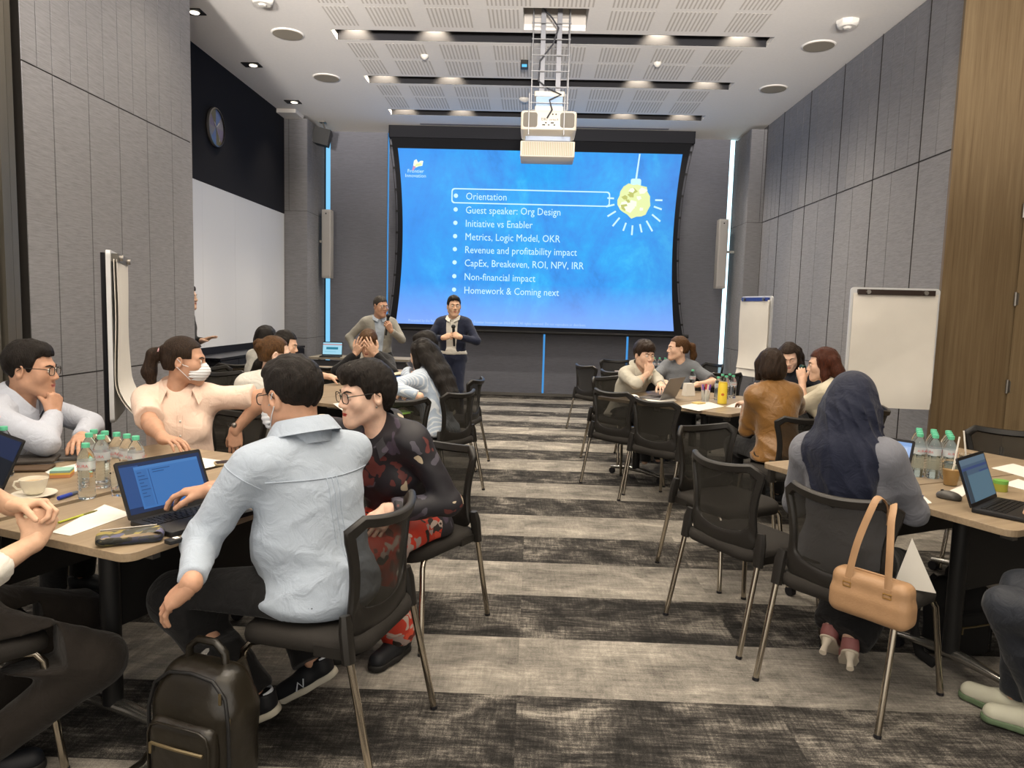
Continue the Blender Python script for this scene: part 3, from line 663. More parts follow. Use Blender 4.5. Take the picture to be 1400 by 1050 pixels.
def make_chair():
    c = thing('meeting_chair', 'black mesh back chair', 'chair', (0, 0, 0), 0, 'black mesh back chairs')
    g = MB()
    def seat(u, v):
        a = rrect(.47, .46, .09, 6)
        return None
    pts = rrect(.48, .46, .10, 7); n = len(pts); rings = []
    for k, z in ((.90, .402), (.985, .412), (1.0, .432), (.985, .452), (.92, .463), (.6, .468), (.25, .462)):
        rings.append([(x*k, y*k+.01, z-(.022*max(0, (y*k)/.23)**3)-(.008 if k < .7 else 0)) for x, y in pts])
    vs = [p for r in rings for p in r]; fs = [tuple(range(n-1, -1, -1)), tuple((len(rings)-1)*n+i for i in range(n))]
    for r in range(len(rings)-1): fs += [(r*n+i, r*n+(i+1) % n, (r+1)*n+(i+1) % n, (r+1)*n+i) for i in range(n)]
    g.add(vs, fs); g.build('seat', M_seat, c, 60)
    # back frame: ring between an outer and an inner outline, laid on the curved back surface
    def outline(o):
        P = []
        zt, zb = .852-o*.040, .452+o*.082
        def half(z):
            t = (z-.45)/.4; return .226-.030*math.sin(PI*min(1, max(0, t*1.15)))+.012*t-o*(.032)
        r = .055-.02*o
        N_ = 10
        right = [(half(zb+(zt-zb)*k/N_), zb+(zt-zb)*k/N_) for k in range(N_+1)]
        rb = .05
        out = []
        for k, (x, z) in enumerate(right):
            if z < zb+rb: q = (zb+rb-z)/rb; x -= rb*(1-math.sqrt(max(0, 1-q*q)))*.9
            if z > zt-r: q = (z-zt+r)/r; x -= r*(1-math.sqrt(max(0, 1-q*q)))*.95
            out.append((x, z))
        m_ = 10
        top = [(out[-1][0]*(1-2*k/m_), zt-.016*(1-(1-2*k/m_)**2)) for k in range(1, m_)]
        bot = [(-out[0][0]*(1-2*k/m_), zb-.018*(1-(1-2*k/m_)**2)) for k in range(1, m_)]
        return out+top+[(-x, z) for x, z in reversed(out)]+bot
    def dense(P):                                                 # finer corners
        Q = []
        for i in range(len(P)):
            a, b = P[i], P[(i+1) % len(P)]; Q += [a, ((a[0]+b[0])/2, (a[1]+b[1])/2)]
        return Q
    O, I = dense(outline(0)), dense(outline(1)); n = len(O)
    g = MB(); T_ = .013
    def off(p, d): 
        q = back_pt(*p); nrm = (back_pt(p[0]+.01, p[1])-back_pt(p[0]-.01, p[1])).cross(back_pt(p[0], p[1]+.01)-back_pt(p[0], p[1]-.01)).normalized(); return q+nrm*d
    mid = lambda a, b, t: (a[0]+(b[0]-a[0])*t, a[1]+(b[1]-a[1])*t)
    R_ = [[off(mid(o, i, .15), T_) for o, i in zip(O, I)], [off(o, T_*.4) for o in O], [off(o, -T_*.4) for o in O], [off(mid(o, i, .15), -T_) for o, i in zip(O, I)],
          [off(mid(o, i, .85), -T_) for o, i in zip(O, I)], [off(i, -T_*.4) for i in I], [off(i, T_*.4) for i in I], [off(mid(o, i, .85), T_) for o, i in zip(O, I)]]
    vs = [p for r in R_ for p in r]; fs = []
    for r in range(8): fs += [(r*n+i, r*n+(i+1) % n, ((r+1) % 8)*n+(i+1) % n, ((r+1) % 8)*n+i) for i in range(n)]
    g.add(vs, fs); g.build('back_frame', M_frame, c, 50)
    # mesh panel inside the ring
    g = MB()
    def pan(u, v):
        zi = [p[1] for p in I]; z0, z1 = min(zi)-.012, max(zi)+.01; z = z0+(z1-z0)*v
        xs = [abs(a[0]+(b[0]-a[0])*((z-a[1])/(b[1]-a[1]))) for a, b in zip(I, I[1:]+I[:1]) if (a[1]-z)*(b[1]-z) <= 0 and abs(a[1]-b[1]) > 1e-6 and abs(a[0]) > .1]
        h = (max(xs) if xs else .15)+.008; return back_pt((u-.5)*2*h, z)
    g.grid(pan, 14, 14, .0); g.build('back_mesh', M_mesh, c, 80)
    for s in (-1, 1):
        g = MB(); g.tube([(s*.232, -.165, .545), (s*.238, -.172, .50), (s*.242, -.185, .40)], [.016, .021, .02], 8, flat=1.3); g.box((s*.225, -.12, .42), (.03, .12, .035)); g.build('socket', M_frame, c, 40)
        g = MB(); g.tube([(s*.241, -.182, .43), (s*.252, -.275, .012)], .0125, 10); rl = g.build('leg', M_leg, c, 40)
        g = MB(); g.tube([(s*.252, -.2745, .012), (s*.252, -.277, 0)], .014, 10); g.build('glide', M_blk, rl)
        g = MB(); g.tube([(s*.20, -.17, .405), (s*.205, .15, .405), (s*.213, .185, .398), (s*.222, .205, .37), (s*.252, .245, .012)], .0125, 10); fl = g.build('leg', M_leg, c, 40)
        g = MB(); g.tube([(s*.252, .245, .012), (s*.252, .2455, 0)], .014, 10); g.build('glide', M_blk, fl)
    g = MB()
    for y in (-.1, .1): g.tube([(-.2, y, .402), (.2, y, .402)], .011, 8)
    g.build('under_frame', M_frame, c, 40)
    return c
chair0 = make_chair(); _first = [True]
def chair(x, y, deg, label):
    if _first[0]:
        _first[0] = False; o = chair0; o.location = (x, y, 0); o.rotation_euler = (0, 0, math.radians(deg)); o['label'] = label; return o
    return dup(chair0, (x, y, 0), math.radians(deg), label)
chair(1.34, 2.91, -50.6, 'black mesh chair under the woman in the navy headscarf, tan handbag hung on it')
chair(1.07, 3.47, -61.4, 'empty black mesh chair directly left of the headscarf woman, its back to the aisle')
chair(1.15, 4.22, -150, 'empty black mesh chair at the far end of the right front table, facing it')
chair(1.10, 5.77, -49, 'empty black mesh chair at the middle right table, nearest the viewer')
chair(.83, 6.34, -49, 'empty black mesh chair at the middle right table, nearer the young man')
chair(.83, 9.27, -60, 'empty black mesh chair standing alone at the left of the far right table')
chair(1.08, 8.49, -58, 'black mesh chair just behind the lone chair of the far right table')
chair(1.18, 10.16, 180, 'black mesh chair behind the far right table, facing the viewer, left one')
chair(.90, 7.42, -140, 'black mesh chair of the young man in the pale shirt')
chair(2.33, 10.1, 114, 'black mesh chair at the far right corner by the daylight slit')
chair(2.2, 8.75, 20, 'black mesh chair in front of the far right table, behind the yellow can')
chair(2.85, 8.55, 50, 'black mesh chair below the half turned flip chart')
chair(2.87, 4.45, 143, 'black mesh chair beyond the right front table, before the wooden doors')
chair(1.80, 5.12, 18, 'black mesh chair of the woman in the mustard blouse')
chair(2.45, 5.62, 65, 'black mesh chair of the woman with reddish hair')
chair(2.55, 7.35, 150, 'black mesh chair of the woman in the dark top who looks down smiling')
chair(2.56, 6.20, 60, 'black mesh chair by the large flip chart with a green jacket hung on it')
chair(1.63, 7.90, 150, 'black mesh chair of the woman with the ponytail in the middle right group')
chair(-.66, 2.43, 76, 'black mesh chair of the man in the pale blue shirt')
chair(-.54, 3.36, 150, 'black mesh chair of the woman in the floral jacket')
chair(-.74, 5.89, 61.5, 'black mesh chair of the long haired woman, on the left side of the aisle')
chair(-1.03, 5.38, 31, 'black mesh chair with a handbag on it, in front of the papers on the left')
chair(-2.74, 6.70, -123, 'empty black mesh chair beside the peach shirt woman, further back')
chair(-3.28, 8.0, 25, 'black mesh chair by the dark cabinet wall')
chair(-1.83, 4.14, 159, 'black mesh chair of the woman in the peach shirt')
chair(-2.33, 8.0, 37, 'empty black mesh chair in front of the presenter desk')
chair(-1.80, 2.13, -40, 'black mesh chair of the person with clasped hands at the lower left')
chair(-2.74, 3.54, -98, 'black mesh chair of the man resting his chin on his hand')
chair(-1.76, 4.87, 20, 'black mesh chair of the woman with tied up brown hair')
chair(-3.05, 7.3, 255, 'black mesh chair of the woman with a round dark bob far left')
chair(-2.75, 6.5+.45, 250, 'black mesh chair of the long haired woman in white on the left') if False else None
chair(-1.68, 7.72, 184, 'black mesh chair of the person in the black suit')
chair(-.72, 6.95, 80, 'black mesh chair of the person with short dark hair behind the long haired woman')
chair(2.03, 2.24, 36, 'black mesh chair at the right edge under the person with dark trousers')

# presenter desk at the front left
dk = thing('presenter_desk', 'grey presenter desk with rounded frame at the front left', 'desk', (-2.55, 10.95, 0))
g = MB(); g.rbox((0, 0, .72), (1.5, .6, .03), .03); g.build('desk_top', mat('desk_grey', '#8d8577', .5), dk)
g = MB(); g.b2((-.70, -.24, .12), (.70, -.22, .69)); g.build('front_panel', mat('desk_panel', '#4a4a4e', .6), dk)
for s in (-1, 1):
    g = MB(); g.tube([(s*.74, -.28, .02), (s*.74, -.28, .62), (s*.70, -.28, .69)], .022, 8); g.tube([(s*.74, .25, .02), (s*.74, .25, .69)], .022, 8); g.build('leg', M_metal, dk, 40)
# black storage cabinet along the left wall
cb = thing('low_cabinet', 'long low black cabinet under the white writing wall', 'cabinet', (-3.84, 9.95, 0))
g = MB(); g.b2((-.2, -1.56, .05), (.2, 1.56, .82)); g.build('body', M_black, cb)
g = MB(); g.b2((-.21, -1.58, .82), (.22, 1.58, .85)); g.build('top', mat('cabinet_top', '#15161c', .25), cb)
for k in range(6):
    g = MB(); y = -1.56+k*.52; g.b2((.2, y+.006, .06), (.218, y+.514, .81)); d_ = g.build('door', M_black, cb)
    g = MB(); g.tube([(.225, y+.46, .55), (.225, y+.46, .68)], .006, 6); g.build('handle', M_metal, d_)
# ------------------------------------------------------------------ organic surfaces: smooth unions of tapered limbs, meshed on a grid
_rs = np.random.RandomState(7)
def _waves(n, f0, f1, seed):
    r = np.random.RandomState(seed); d = r.normal(size=(n, 3)); d /= np.linalg.norm(d, axis=1)[:, None]
    return d*r.uniform(f0, f1, n)[:, None], r.uniform(0, 6.28, n)
def wnoise(P, f, seed=1, n=6, stretch=(1, 1, 1)):
    K, ph = _waves(n, f*.6, f*1.5, seed); K = K*np.array(stretch); out = 0
    for k, p in zip(K, ph): out = out+np.sin(P[0]*k[0]+P[1]*k[1]+P[2]*k[2]+p)
    return out/n
def folds(P, f, seed, stretch=(1, 1, 1), n=3):
    K, ph = _waves(n, f*.7, f*1.3, seed); K = K*np.array(stretch); w = wnoise(P, f*.35, seed+50, 4)*2.6; out = 0
    for k, p in zip(K, ph): out = out+(1-np.abs(np.sin(P[0]*k[0]+P[1]*k[1]+P[2]*k[2]+p+w)))**2
    return out/n-.33
class Field:
    def __init__(s): s.pr = []; s.disp = None; s.cuts = []
    def cone(s, a, b, ra, rb, k=.02, cap0=False, cap1=False, sq=None, op=1):
        a, b = np.array(a, float), np.array(b, float); r = max(ra, rb); ab = b-a; L2 = max(ab@ab, 1e-9); L = math.sqrt(L2)
        def f(X, Y, Z):
            px, py, pz = X-a[0], Y-a[1], Z-a[2]
            tt = (px*ab[0]+py*ab[1]+pz*ab[2])/L2; t = np.clip(tt, 0, 1)
            dx, dy, dz = px-t*ab[0], py-t*ab[1], pz-t*ab[2]
            if sq is not None:
                v, q = np.array(sq[0], float), sq[1]; c = (dx*v[0]+dy*v[1]+dz*v[2])*(1/q-1); dx, dy, dz = dx+v[0]*c, dy+v[1]*c, dz+v[2]*c
            d = np.sqrt(dx*dx+dy*dy+dz*dz)-(ra+(rb-ra)*t)
            if cap0: d = np.maximum(d, -tt*L)
            if cap1: d = np.maximum(d, (tt-1)*L)
            return d
        s.pr.append((f, np.minimum(a, b)-r, np.maximum(a, b)+r, k, op)); return s
    def chain(s, pts, rs, k=.02, **kw):
        for i in range(len(pts)-1): s.cone(pts[i], pts[i+1], rs[i], rs[i+1], k, **kw)
        return s
    def ell(s, c, r, rot=None, k=.03, op=1):
        c = np.array(c, float); r = np.array(r if isinstance(r, (tuple, list)) else (r,)*3, float); M = np.array(rot) if rot is not None else np.eye(3)
        def f(X, Y, Z):
            px, py, pz = X-c[0], Y-c[1], Z-c[2]
            q = [(px*M[0][i]+py*M[1][i]+pz*M[2][i]) for i in range(3)]
            k0 = np.sqrt((q[0]/r[0])**2+(q[1]/r[1])**2+(q[2]/r[2])**2); k1 = np.sqrt((q[0]/r[0]**2)**2+(q[1]/r[1]**2)**2+(q[2]/r[2]**2)**2)
            return k0*(k0-1)/np.maximum(k1, 1e-6)
        e = np.sqrt(((M*r)**2).sum(1)); s.pr.append((f, c-e, c+e, k, op)); return s
    def rbx(s, c, hf, r, rot=None, k=.02, op=1):
        c = np.array(c, float); hf = np.array(hf, float)-r; M = np.array(rot) if rot is not None else np.eye(3)
        def f(X, Y, Z):
            px, py, pz = X-c[0], Y-c[1], Z-c[2]; q = [np.abs(px*M[0][i]+py*M[1][i]+pz*M[2][i])-hf[i] for i in range(3)]
            return np.sqrt(sum(np.maximum(t, 0)**2 for t in q))+np.minimum(np.maximum(np.maximum(q[0], q[1]), q[2]), 0)-r
        e = np.abs(M)@(hf+r); s.pr.append((f, c-e, c+e, k, op)); return s
    def cut(s, fn): s.cuts.append(fn); return s                   # fn(X,Y,Z) > 0 is removed
    def mesh(s, h, pad=.02):
        un = [p for p in s.pr if p[4] > 0]
        lo = np.min([p[1] for p in un], 0)-pad-2*h; hi = np.max([p[2] for p in un], 0)+pad+2*h
        n = np.ceil((hi-lo)/h).astype(int)+1; ax = [lo[i]+h*np.arange(n[i]) for i in range(3)]
        F = np.full(n, .5, np.float32)
        for f, a, b, k, op in s.pr:
            m = k+3*h; i0 = np.clip(np.floor((a-m-lo)/h).astype(int), 0, n); i1 = np.clip(np.ceil((b+m-lo)/h).astype(int)+1, 0, n)
            if np.any(i1 <= i0): continue
            sl = tuple(slice(p, q) for p, q in zip(i0, i1))
            X, Y, Z = ax[0][sl[0]][:, None, None], ax[1][sl[1]][None, :, None], ax[2][sl[2]][None, None, :]
            d = f(X, Y, Z); G = F[sl]
            if op > 0: hh = np.maximum(k-np.abs(G-d), 0)/k; F[sl] = np.minimum(G, d)-hh*hh*k*.25
            else: d = -d; hh = np.maximum(k-np.abs(G-d), 0)/k; F[sl] = np.maximum(G, d)+hh*hh*k*.25
        X, Y, Z = ax[0][:, None, None], ax[1][None, :, None], ax[2][None, None, :]
        if s.disp is not None:
            I = np.nonzero(np.abs(F) < .03)
            if len(I[0]): F[I] += s.disp((ax[0][I[0]], ax[1][I[1]], ax[2][I[2]]))
        for c in s.cuts: F = np.maximum(F, c(X, Y, Z))
        return surface_nets(F, lo, h)
def surface_nets(F, lo, h):
    S = F < 0; nx, ny, nz = F.shape
    c = np.zeros((nx-1, ny-1, nz-1), np.int8)
    for dx in (0, 1):
        for dy in (0, 1):
            for dz in (0, 1): c += S[dx:nx-1+dx, dy:ny-1+dy, dz:nz-1+dz]
    act = (c > 0) & (c < 8); idx = np.full(act.shape, -1, np.int64); I = np.nonzero(act); m = len(I[0]); idx[I] = np.arange(m)
    acc = np.zeros((m, 3)); cnt = np.zeros(m)
    cor = [(a, b, d) for a in (0, 1) for b in (0, 1) for d in (0, 1)]
    val = {q: F[I[0]+q[0], I[1]+q[1], I[2]+q[2]].astype(float) for q in cor}
    for q in cor:
        for a in range(3):
            if q[a] == 0:
                q2 = list(q); q2[a] = 1; q2 = tuple(q2); v0, v1 = val[q], val[q2]; x = (v0 < 0) != (v1 < 0)
                t = np.where(x, v0/np.where(x, v0-v1, 1), 0); p = np.zeros((m, 3)); p[:] = q; p[:, a] += t
                acc += p*x[:, None]; cnt += x
    V = (acc/np.maximum(cnt, 1)[:, None]+np.stack(I, 1))*h+lo
    quads = []
    for a in range(3):
        b, d = (a+1) % 3, (a+2) % 3
        s0 = [slice(None)]*3; s1 = [slice(None)]*3; s0[a] = slice(0, -1); s1[a] = slice(1, None)
        A_, B_ = S[tuple(s0)], S[tuple(s1)]; E = np.stack(np.nonzero(A_ != B_), 1)
        ok = (E[:, b] > 0) & (E[:, d] > 0) & (E[:, b] < F.shape[b]-1) & (E[:, d] < F.shape[d]-1); E = E[ok]
        def cell(ob, od):
            q = E.copy(); q[:, b] += ob; q[:, d] += od; return idx[q[:, 0], q[:, 1], q[:, 2]]
        Q = np.stack([cell(-1, -1), cell(0, -1), cell(0, 0), cell(-1, 0)], 1); inside = A_[tuple(E.T)]
        Q[~inside] = Q[~inside][:, ::-1]; quads.append(Q)
    return V, np.concatenate(quads)
def smooth_mesh(V, Q, it=1, w=.5):
    n = len(V)
    for _ in range(it):
        acc = np.zeros((n, 3)); cnt = np.zeros(n)
        for k in range(4):
            a, b = Q[:, k], Q[:, (k+1) % 4]
            for x, y in ((a, b), (b, a)):
                for d in range(3): acc[:, d] += np.bincount(x, V[y, d], n)
                cnt += np.bincount(x, minlength=n)
        V = V*(1-w)+w*acc/np.maximum(cnt, 1)[:, None]
    return V
def np_obj(name, parts, mats, parent):
    """parts: list of (V, quads, material index); one mesh object"""
    vs, qs, mi, o = [], [], [], 0
    for V, Q, m in parts: vs.append(V); qs.append(Q+o); mi.append(np.full(len(Q), m)); o += len(V)
    V, Q, mi = np.concatenate(vs), np.concatenate(qs), np.concatenate(mi)
    me = bpy.data.meshes.new(name); me.vertices.add(len(V)); me.vertices.foreach_set('co', V.astype(np.float32).ravel())
    me.loops.add(Q.size); me.loops.foreach_set('vertex_index', Q.astype(np.int32).ravel())
    me.polygons.add(len(Q)); me.polygons.foreach_set('loop_start', np.arange(0, Q.size, 4, dtype=np.int32)); me.polygons.foreach_set('loop_total', np.full(len(Q), 4, np.int32))
    for m in (mats if isinstance(mats, (list, tuple)) else [mats]): me.materials.append(m)
    me.polygons.foreach_set('material_index', mi.astype(np.int32)); me.polygons.foreach_set('use_smooth', np.ones(len(Q), bool))
    me.update(calc_edges=True); me.validate()
    o = bpy.data.objects.new(name, me); COL.objects.link(o)
    if parent is not None: o.parent = parent
    return o
def RX(a): c, s = math.cos(a), math.sin(a); return np.array([[1, 0, 0], [0, c, -s], [0, s, c]])
def RY(a): c, s = math.cos(a), math.sin(a); return np.array([[c, 0, s], [0, 1, 0], [-s, 0, c]])
def RZ(a): c, s = math.cos(a), math.sin(a); return np.array([[c, -s, 0], [s, c, 0], [0, 0, 1]])
def D2R(a): return math.radians(a)
def unit(v): v = np.array(v, float); return v/max(np.linalg.norm(v), 1e-9)
def rotm(R, p): return np.array(R)@np.array(p, float)

# ---- hand templates: wrist at the origin, fingers along +Y, back of the hand +Z, thumb on -X (right hand)
def hand_field(curl, spread=4, thumb=(35, 20), per=None):
    f = Field(); base = [(-.030, .088, .0), (-.010, .095, .003), (.011, .092, .002), (.030, .082, -.002)]
    ln = [(.040, .024, .020), (.045, .028, .021), (.042, .026, .020), (.033, .020, .018)]; rad = (.0088, .0092, .0088, .0078)
    f.cone((-.012, 0, 0), (-.010, .0, 0), .026, .026, .01, sq=((0, 0, 1), .75))
    for i, b in enumerate(base): f.cone((-.014+.010*i, .006, 0), b, .017, .0115, .016)
    f.cone((-.018, .03, -.008), (-.030, .055, -.010), .017, .012, .016); f.cone((.018, .02, -.008), (.026, .06, -.008), .015, .012, .014)
    for i, b in enumerate(base):
        c = curl*(1+.06*i) if per is None else per[i]; a = 0; p = np.array(b); sp = D2R((i-1.5)*-spread)
        for j, l in enumerate(ln[i]):
            a += D2R(c*(.75 if j == 0 else (1.0 if j == 1 else .7))); d = np.array([math.sin(-sp)*math.cos(a), math.cos(sp)*math.cos(a), -math.sin(a)])
            q = p+d*l; f.cone(p, q, rad[i]*(1-.06*j), rad[i]*(.94-.06*j), .004); p = q
    t0 = np.array((-.024, .022, -.006)); a1, a2 = D2R(thumb[0]), D2R(thumb[1])
    d1 = unit((-math.sin(a1), math.cos(a1), -.35)); t1 = t0+d1*.042; d2 = unit((-math.sin(a1*.55), math.cos(a1*.55), -.35-math.sin(a2))); t2 = t1+d2*.032; d3 = unit((-math.sin(a1*.2), math.cos(a1*.2), -.4-math.sin(a2)*1.2)); t3 = t2+d3*.026
    f.cone(t0, t1, .016, .0115, .012); f.cone(t1, t2, .0112, .0102, .005); f.cone(t2, t3, .0102, .0085, .004)
    return f
HANDS = {}
def hand(pose):
    if pose not in HANDS:
        f = {'relaxed': lambda: hand_field(22), 'flat': lambda: hand_field(7, 6, (42, 0)), 'type': lambda: hand_field(26, 7, (38, 10)), 'fist': lambda: hand_field(78, 1, (22, 45)),
             'grip': lambda: hand_field(58, 2, (40, 40)), 'clasp': lambda: hand_field(42, 5, (30, 30)), 'hold': lambda: hand_field(36, 3, (55, 25)), 'splay': lambda: hand_field(14, 9, (55, 5))}[pose]()
        V, Q = f.mesh(.0028, .004); HANDS[pose] = (smooth_mesh(V, Q, 1), Q)
    return HANDS[pose]
# ---- head templates: origin between the eyes at their height inside the head, face to +Y
HEADS = {}
def head(sex):
    if sex in HEADS: return HEADS[sex]
    m = sex == 'm'; f = Field(); jw = .050 if m else .043; j = 1.0 if m else .94
    f.ell((0, -.016, .030), (.074, .096, .088), k=.03).ell((0, .024, -.030), (.060*j, .062, .078), k=.04)
    for s in (-1, 1):
        f.cone((s*jw, .0, -.062), (s*.016, .070, -.106*j-.002), .024, .020, .035); f.ell((s*.040, .058, -.028), (.024, .024, .026), k=.03)
        f.cone((s*.012, .083, .020), (s*.042, .068, .019), .010, .009, .018)
    f.ell((0, .074, -.107*j), (.019, .018, .016), k=.025)
    f.ell((0, .078, -.066), (.030, .018, .020), k=.025)
    f.cone((0, .084, .010), (0, .106, -.030), .0075, .0105, .014)
    for s in (-1, 1):
        f.ell((s*.0115, .097, -.036), (.0085, .011, .0075), k=.008); f.ell((s*.031, .097, .001), (.017, .016, .012), k=.016, op=-1); f.ell((s*.031, .077, .001), (.0145, .0125, .012), k=.006)
    f.cone((-.020, .0945, -.0675), (.020, .0945, -.0675), .0022, .0022, .006, op=-1)
    for s in (-1, 1):
        R_ = RZ(D2R(s*-18))@RX(D2R(-10)); f.ell((s*.079, -.012, -.010), (.009, .020, .033), R_, .010); f.ell((s*.086, -.008, -.004), (.007, .011, .019), R_, .006, op=-1)
    f.cone((0, -.022, -.05), (0, -.038, -.175), .056 if m else .048, .057 if m else .048, .03)
    V, Q = f.mesh(.0036, .006); HEADS[sex] = (smooth_mesh(V, Q, 1), Q); return HEADS[sex]
# ---- shoe template: heel at the origin, toe along +Y, sole on z = 0
def shoe_fields(h=.085, w=.043, heel=0.0):
    f = Field(); f.cone((0, .035, .045), (0, .10, .048), w*.80, w*.86, .03).cone((0, .10, .040), (0, .21, .032), w*.95, w*.88, .03).cone((0, .03, .05), (0, .02, h), w*.82, w*.86, .03, cap1=True)
    f.cut(lambda X, Y, Z: .022-Z+0*X+0*Y)
    g = Field(); g.cone((0, .03, .012), (0, .12, .012), w*.92, w*.93, .02).cone((0, .12, .012), (0, .215, .012), w*1.03, w*.90, .02); g.cut(lambda X, Y, Z: np.maximum(Z-.026, -Z)+0*X+0*Y)
    return f, g
_sh = [x.mesh(.005, .006) for x in shoe_fields()]; SHOE = [(smooth_mesh(V, Q, 1, .4), Q) for V, Q in _sh]
# ------------------------------------------------------------------ people
from mathutils.bvhtree import BVHTree
def skin_mat(name, col):
    if name in MATS: return MATS[name]
    m = mat(name, col, .5, noise=.08, nscale=40, spec=.35); b = m.node_tree.nodes['Principled BSDF']; b.inputs['Subsurface Weight'].default_value = .08; b.inputs['Subsurface Radius'].default_value = (.012, .005, .003); return m
def hair_mat(name, a, b_, rough=.42):
    if name in MATS: return MATS[name]
    m = bpy.data.materials.new(name); nt, b = nodes_of(m); N, L = nt.nodes, nt.links
    v = coords(N, L, 'Object', (230, 230, 30)); n1 = noise(N, L, v, 1.0, 4, .65, .5)
    L.new(ramp(N, L, n1, [(.35, a), (.68, b_)]), b.inputs['Base Color']); b.inputs['Roughness'].default_value = rough; b.inputs['Specular IOR Level'].default_value = .22
    L.new(bump_(N, L, n1, .9, .008), b.inputs['Normal']); MATS[name] = m; return m
def cloth_mat(name, col, rough=.85, stripe=None, sheen=.1, wr=.35, spec=.25):
    if name in MATS: return MATS[name]
    m = bpy.data.materials.new(name); nt, b = nodes_of(m); N, L = nt.nodes, nt.links
    v = coords(N, L, 'Object'); w = noise(N, L, v, 14, 3, .55, .8); fi = noise(N, L, v, 420, 2)
    c = srgb(col); base = mixc(N, L, fi, tuple(x*.9 for x in c[:3])+(1,), tuple(min(1, x*1.1) for x in c[:3])+(1,))
    if stripe:
        sx = N.new('ShaderNodeSeparateXYZ'); L.new(v, sx.inputs[0])
        s_ = math_(N, L, 'SINE', math_(N, L, 'MULTIPLY', math_(N, L, 'ADD', sx.outputs[0], math_(N, L, 'MULTIPLY', sx.outputs[1], .8)), stripe[1]))
        base = mixc(N, L, math_(N, L, 'GREATER_THAN', s_, .45), base, stripe[0])
    L.new(base, b.inputs['Base Color']) if hasattr(base, 'is_linked') else None
    b.inputs['Roughness'].default_value = rough; b.inputs['Sheen Weight'].default_value = sheen; b.inputs['Specular IOR Level'].default_value = spec
    h = math_(N, L, 'ADD', w, math_(N, L, 'MULTIPLY', fi, .05)); L.new(bump_(N, L, h, wr, .03), b.inputs['Normal']); MATS[name] = m; return m
def floral_mat(name, base, cols, sc=11, thr=.42):
    m = bpy.data.materials.new(name); nt, b = nodes_of(m); N, L = nt.nodes, nt.links
    v = coords(N, L, 'Object'); nz = N.new('ShaderNodeTexNoise'); nz.inputs['Scale'].default_value = 9; L.new(v, nz.inputs['Vector'])
    ad = N.new('ShaderNodeMix'); ad.data_type = 'VECTOR'; ad.inputs[0].default_value = .22; L.new(v, ad.inputs[4]); L.new(nz.outputs['Color'], ad.inputs[5])
    vo = N.new('ShaderNodeTexVoronoi'); vo.inputs['Scale'].default_value = sc; L.new(ad.outputs[1], vo.inputs['Vector'])
    sp = N.new('ShaderNodeSeparateColor'); L.new(vo.outputs['Color'], sp.inputs[0])
    pick = ramp(N, L, sp.outputs[0], [(i/len(cols), c) for i, c in enumerate(cols)]); pick.node.color_ramp.interpolation = 'CONSTANT'
    on_ = math_(N, L, 'MULTIPLY', math_(N, L, 'LESS_THAN', vo.outputs['Distance'], thr), math_(N, L, 'GREATER_THAN', sp.outputs[1], .35))
    L.new(mixc(N, L, on_, base, pick), b.inputs['Base Color']); b.inputs['Roughness'].default_value = .6; return m
SK = {'a': skin_mat('skin_warm', '#cca68c'), 'b': skin_mat('skin_tan', '#ba9077'), 'c': skin_mat('skin_light', '#d8b39b'), 'd': skin_mat('skin_fair', '#dcb8a3')}
H_black = hair_mat('hair_black', '#0c0a09', '#241d18'); H_dark = hair_mat('hair_dark_brown', '#17100b', '#3b2a1d'); H_brown = hair_mat('hair_brown', '#2a1a0e', '#6b4a28'); H_red = hair_mat('hair_reddish', '#23100a', '#5d2f1c'); H_grey = hair_mat('hair_grey_black', '#1d1a18', '#4a443e', .6)
M_eye = mat('eye_white', '#d8d2ca', .25); M_iris = mat('eye_iris', '#1d130d', .15); M_mask = mat('mask_white', '#d3d6da', .85)
M_glass = mat('spectacle_lens', '#ffffff', .03, trans=1.0, alpha=.18); M_spec = mat('spectacle_frame', '#15110f', .3)

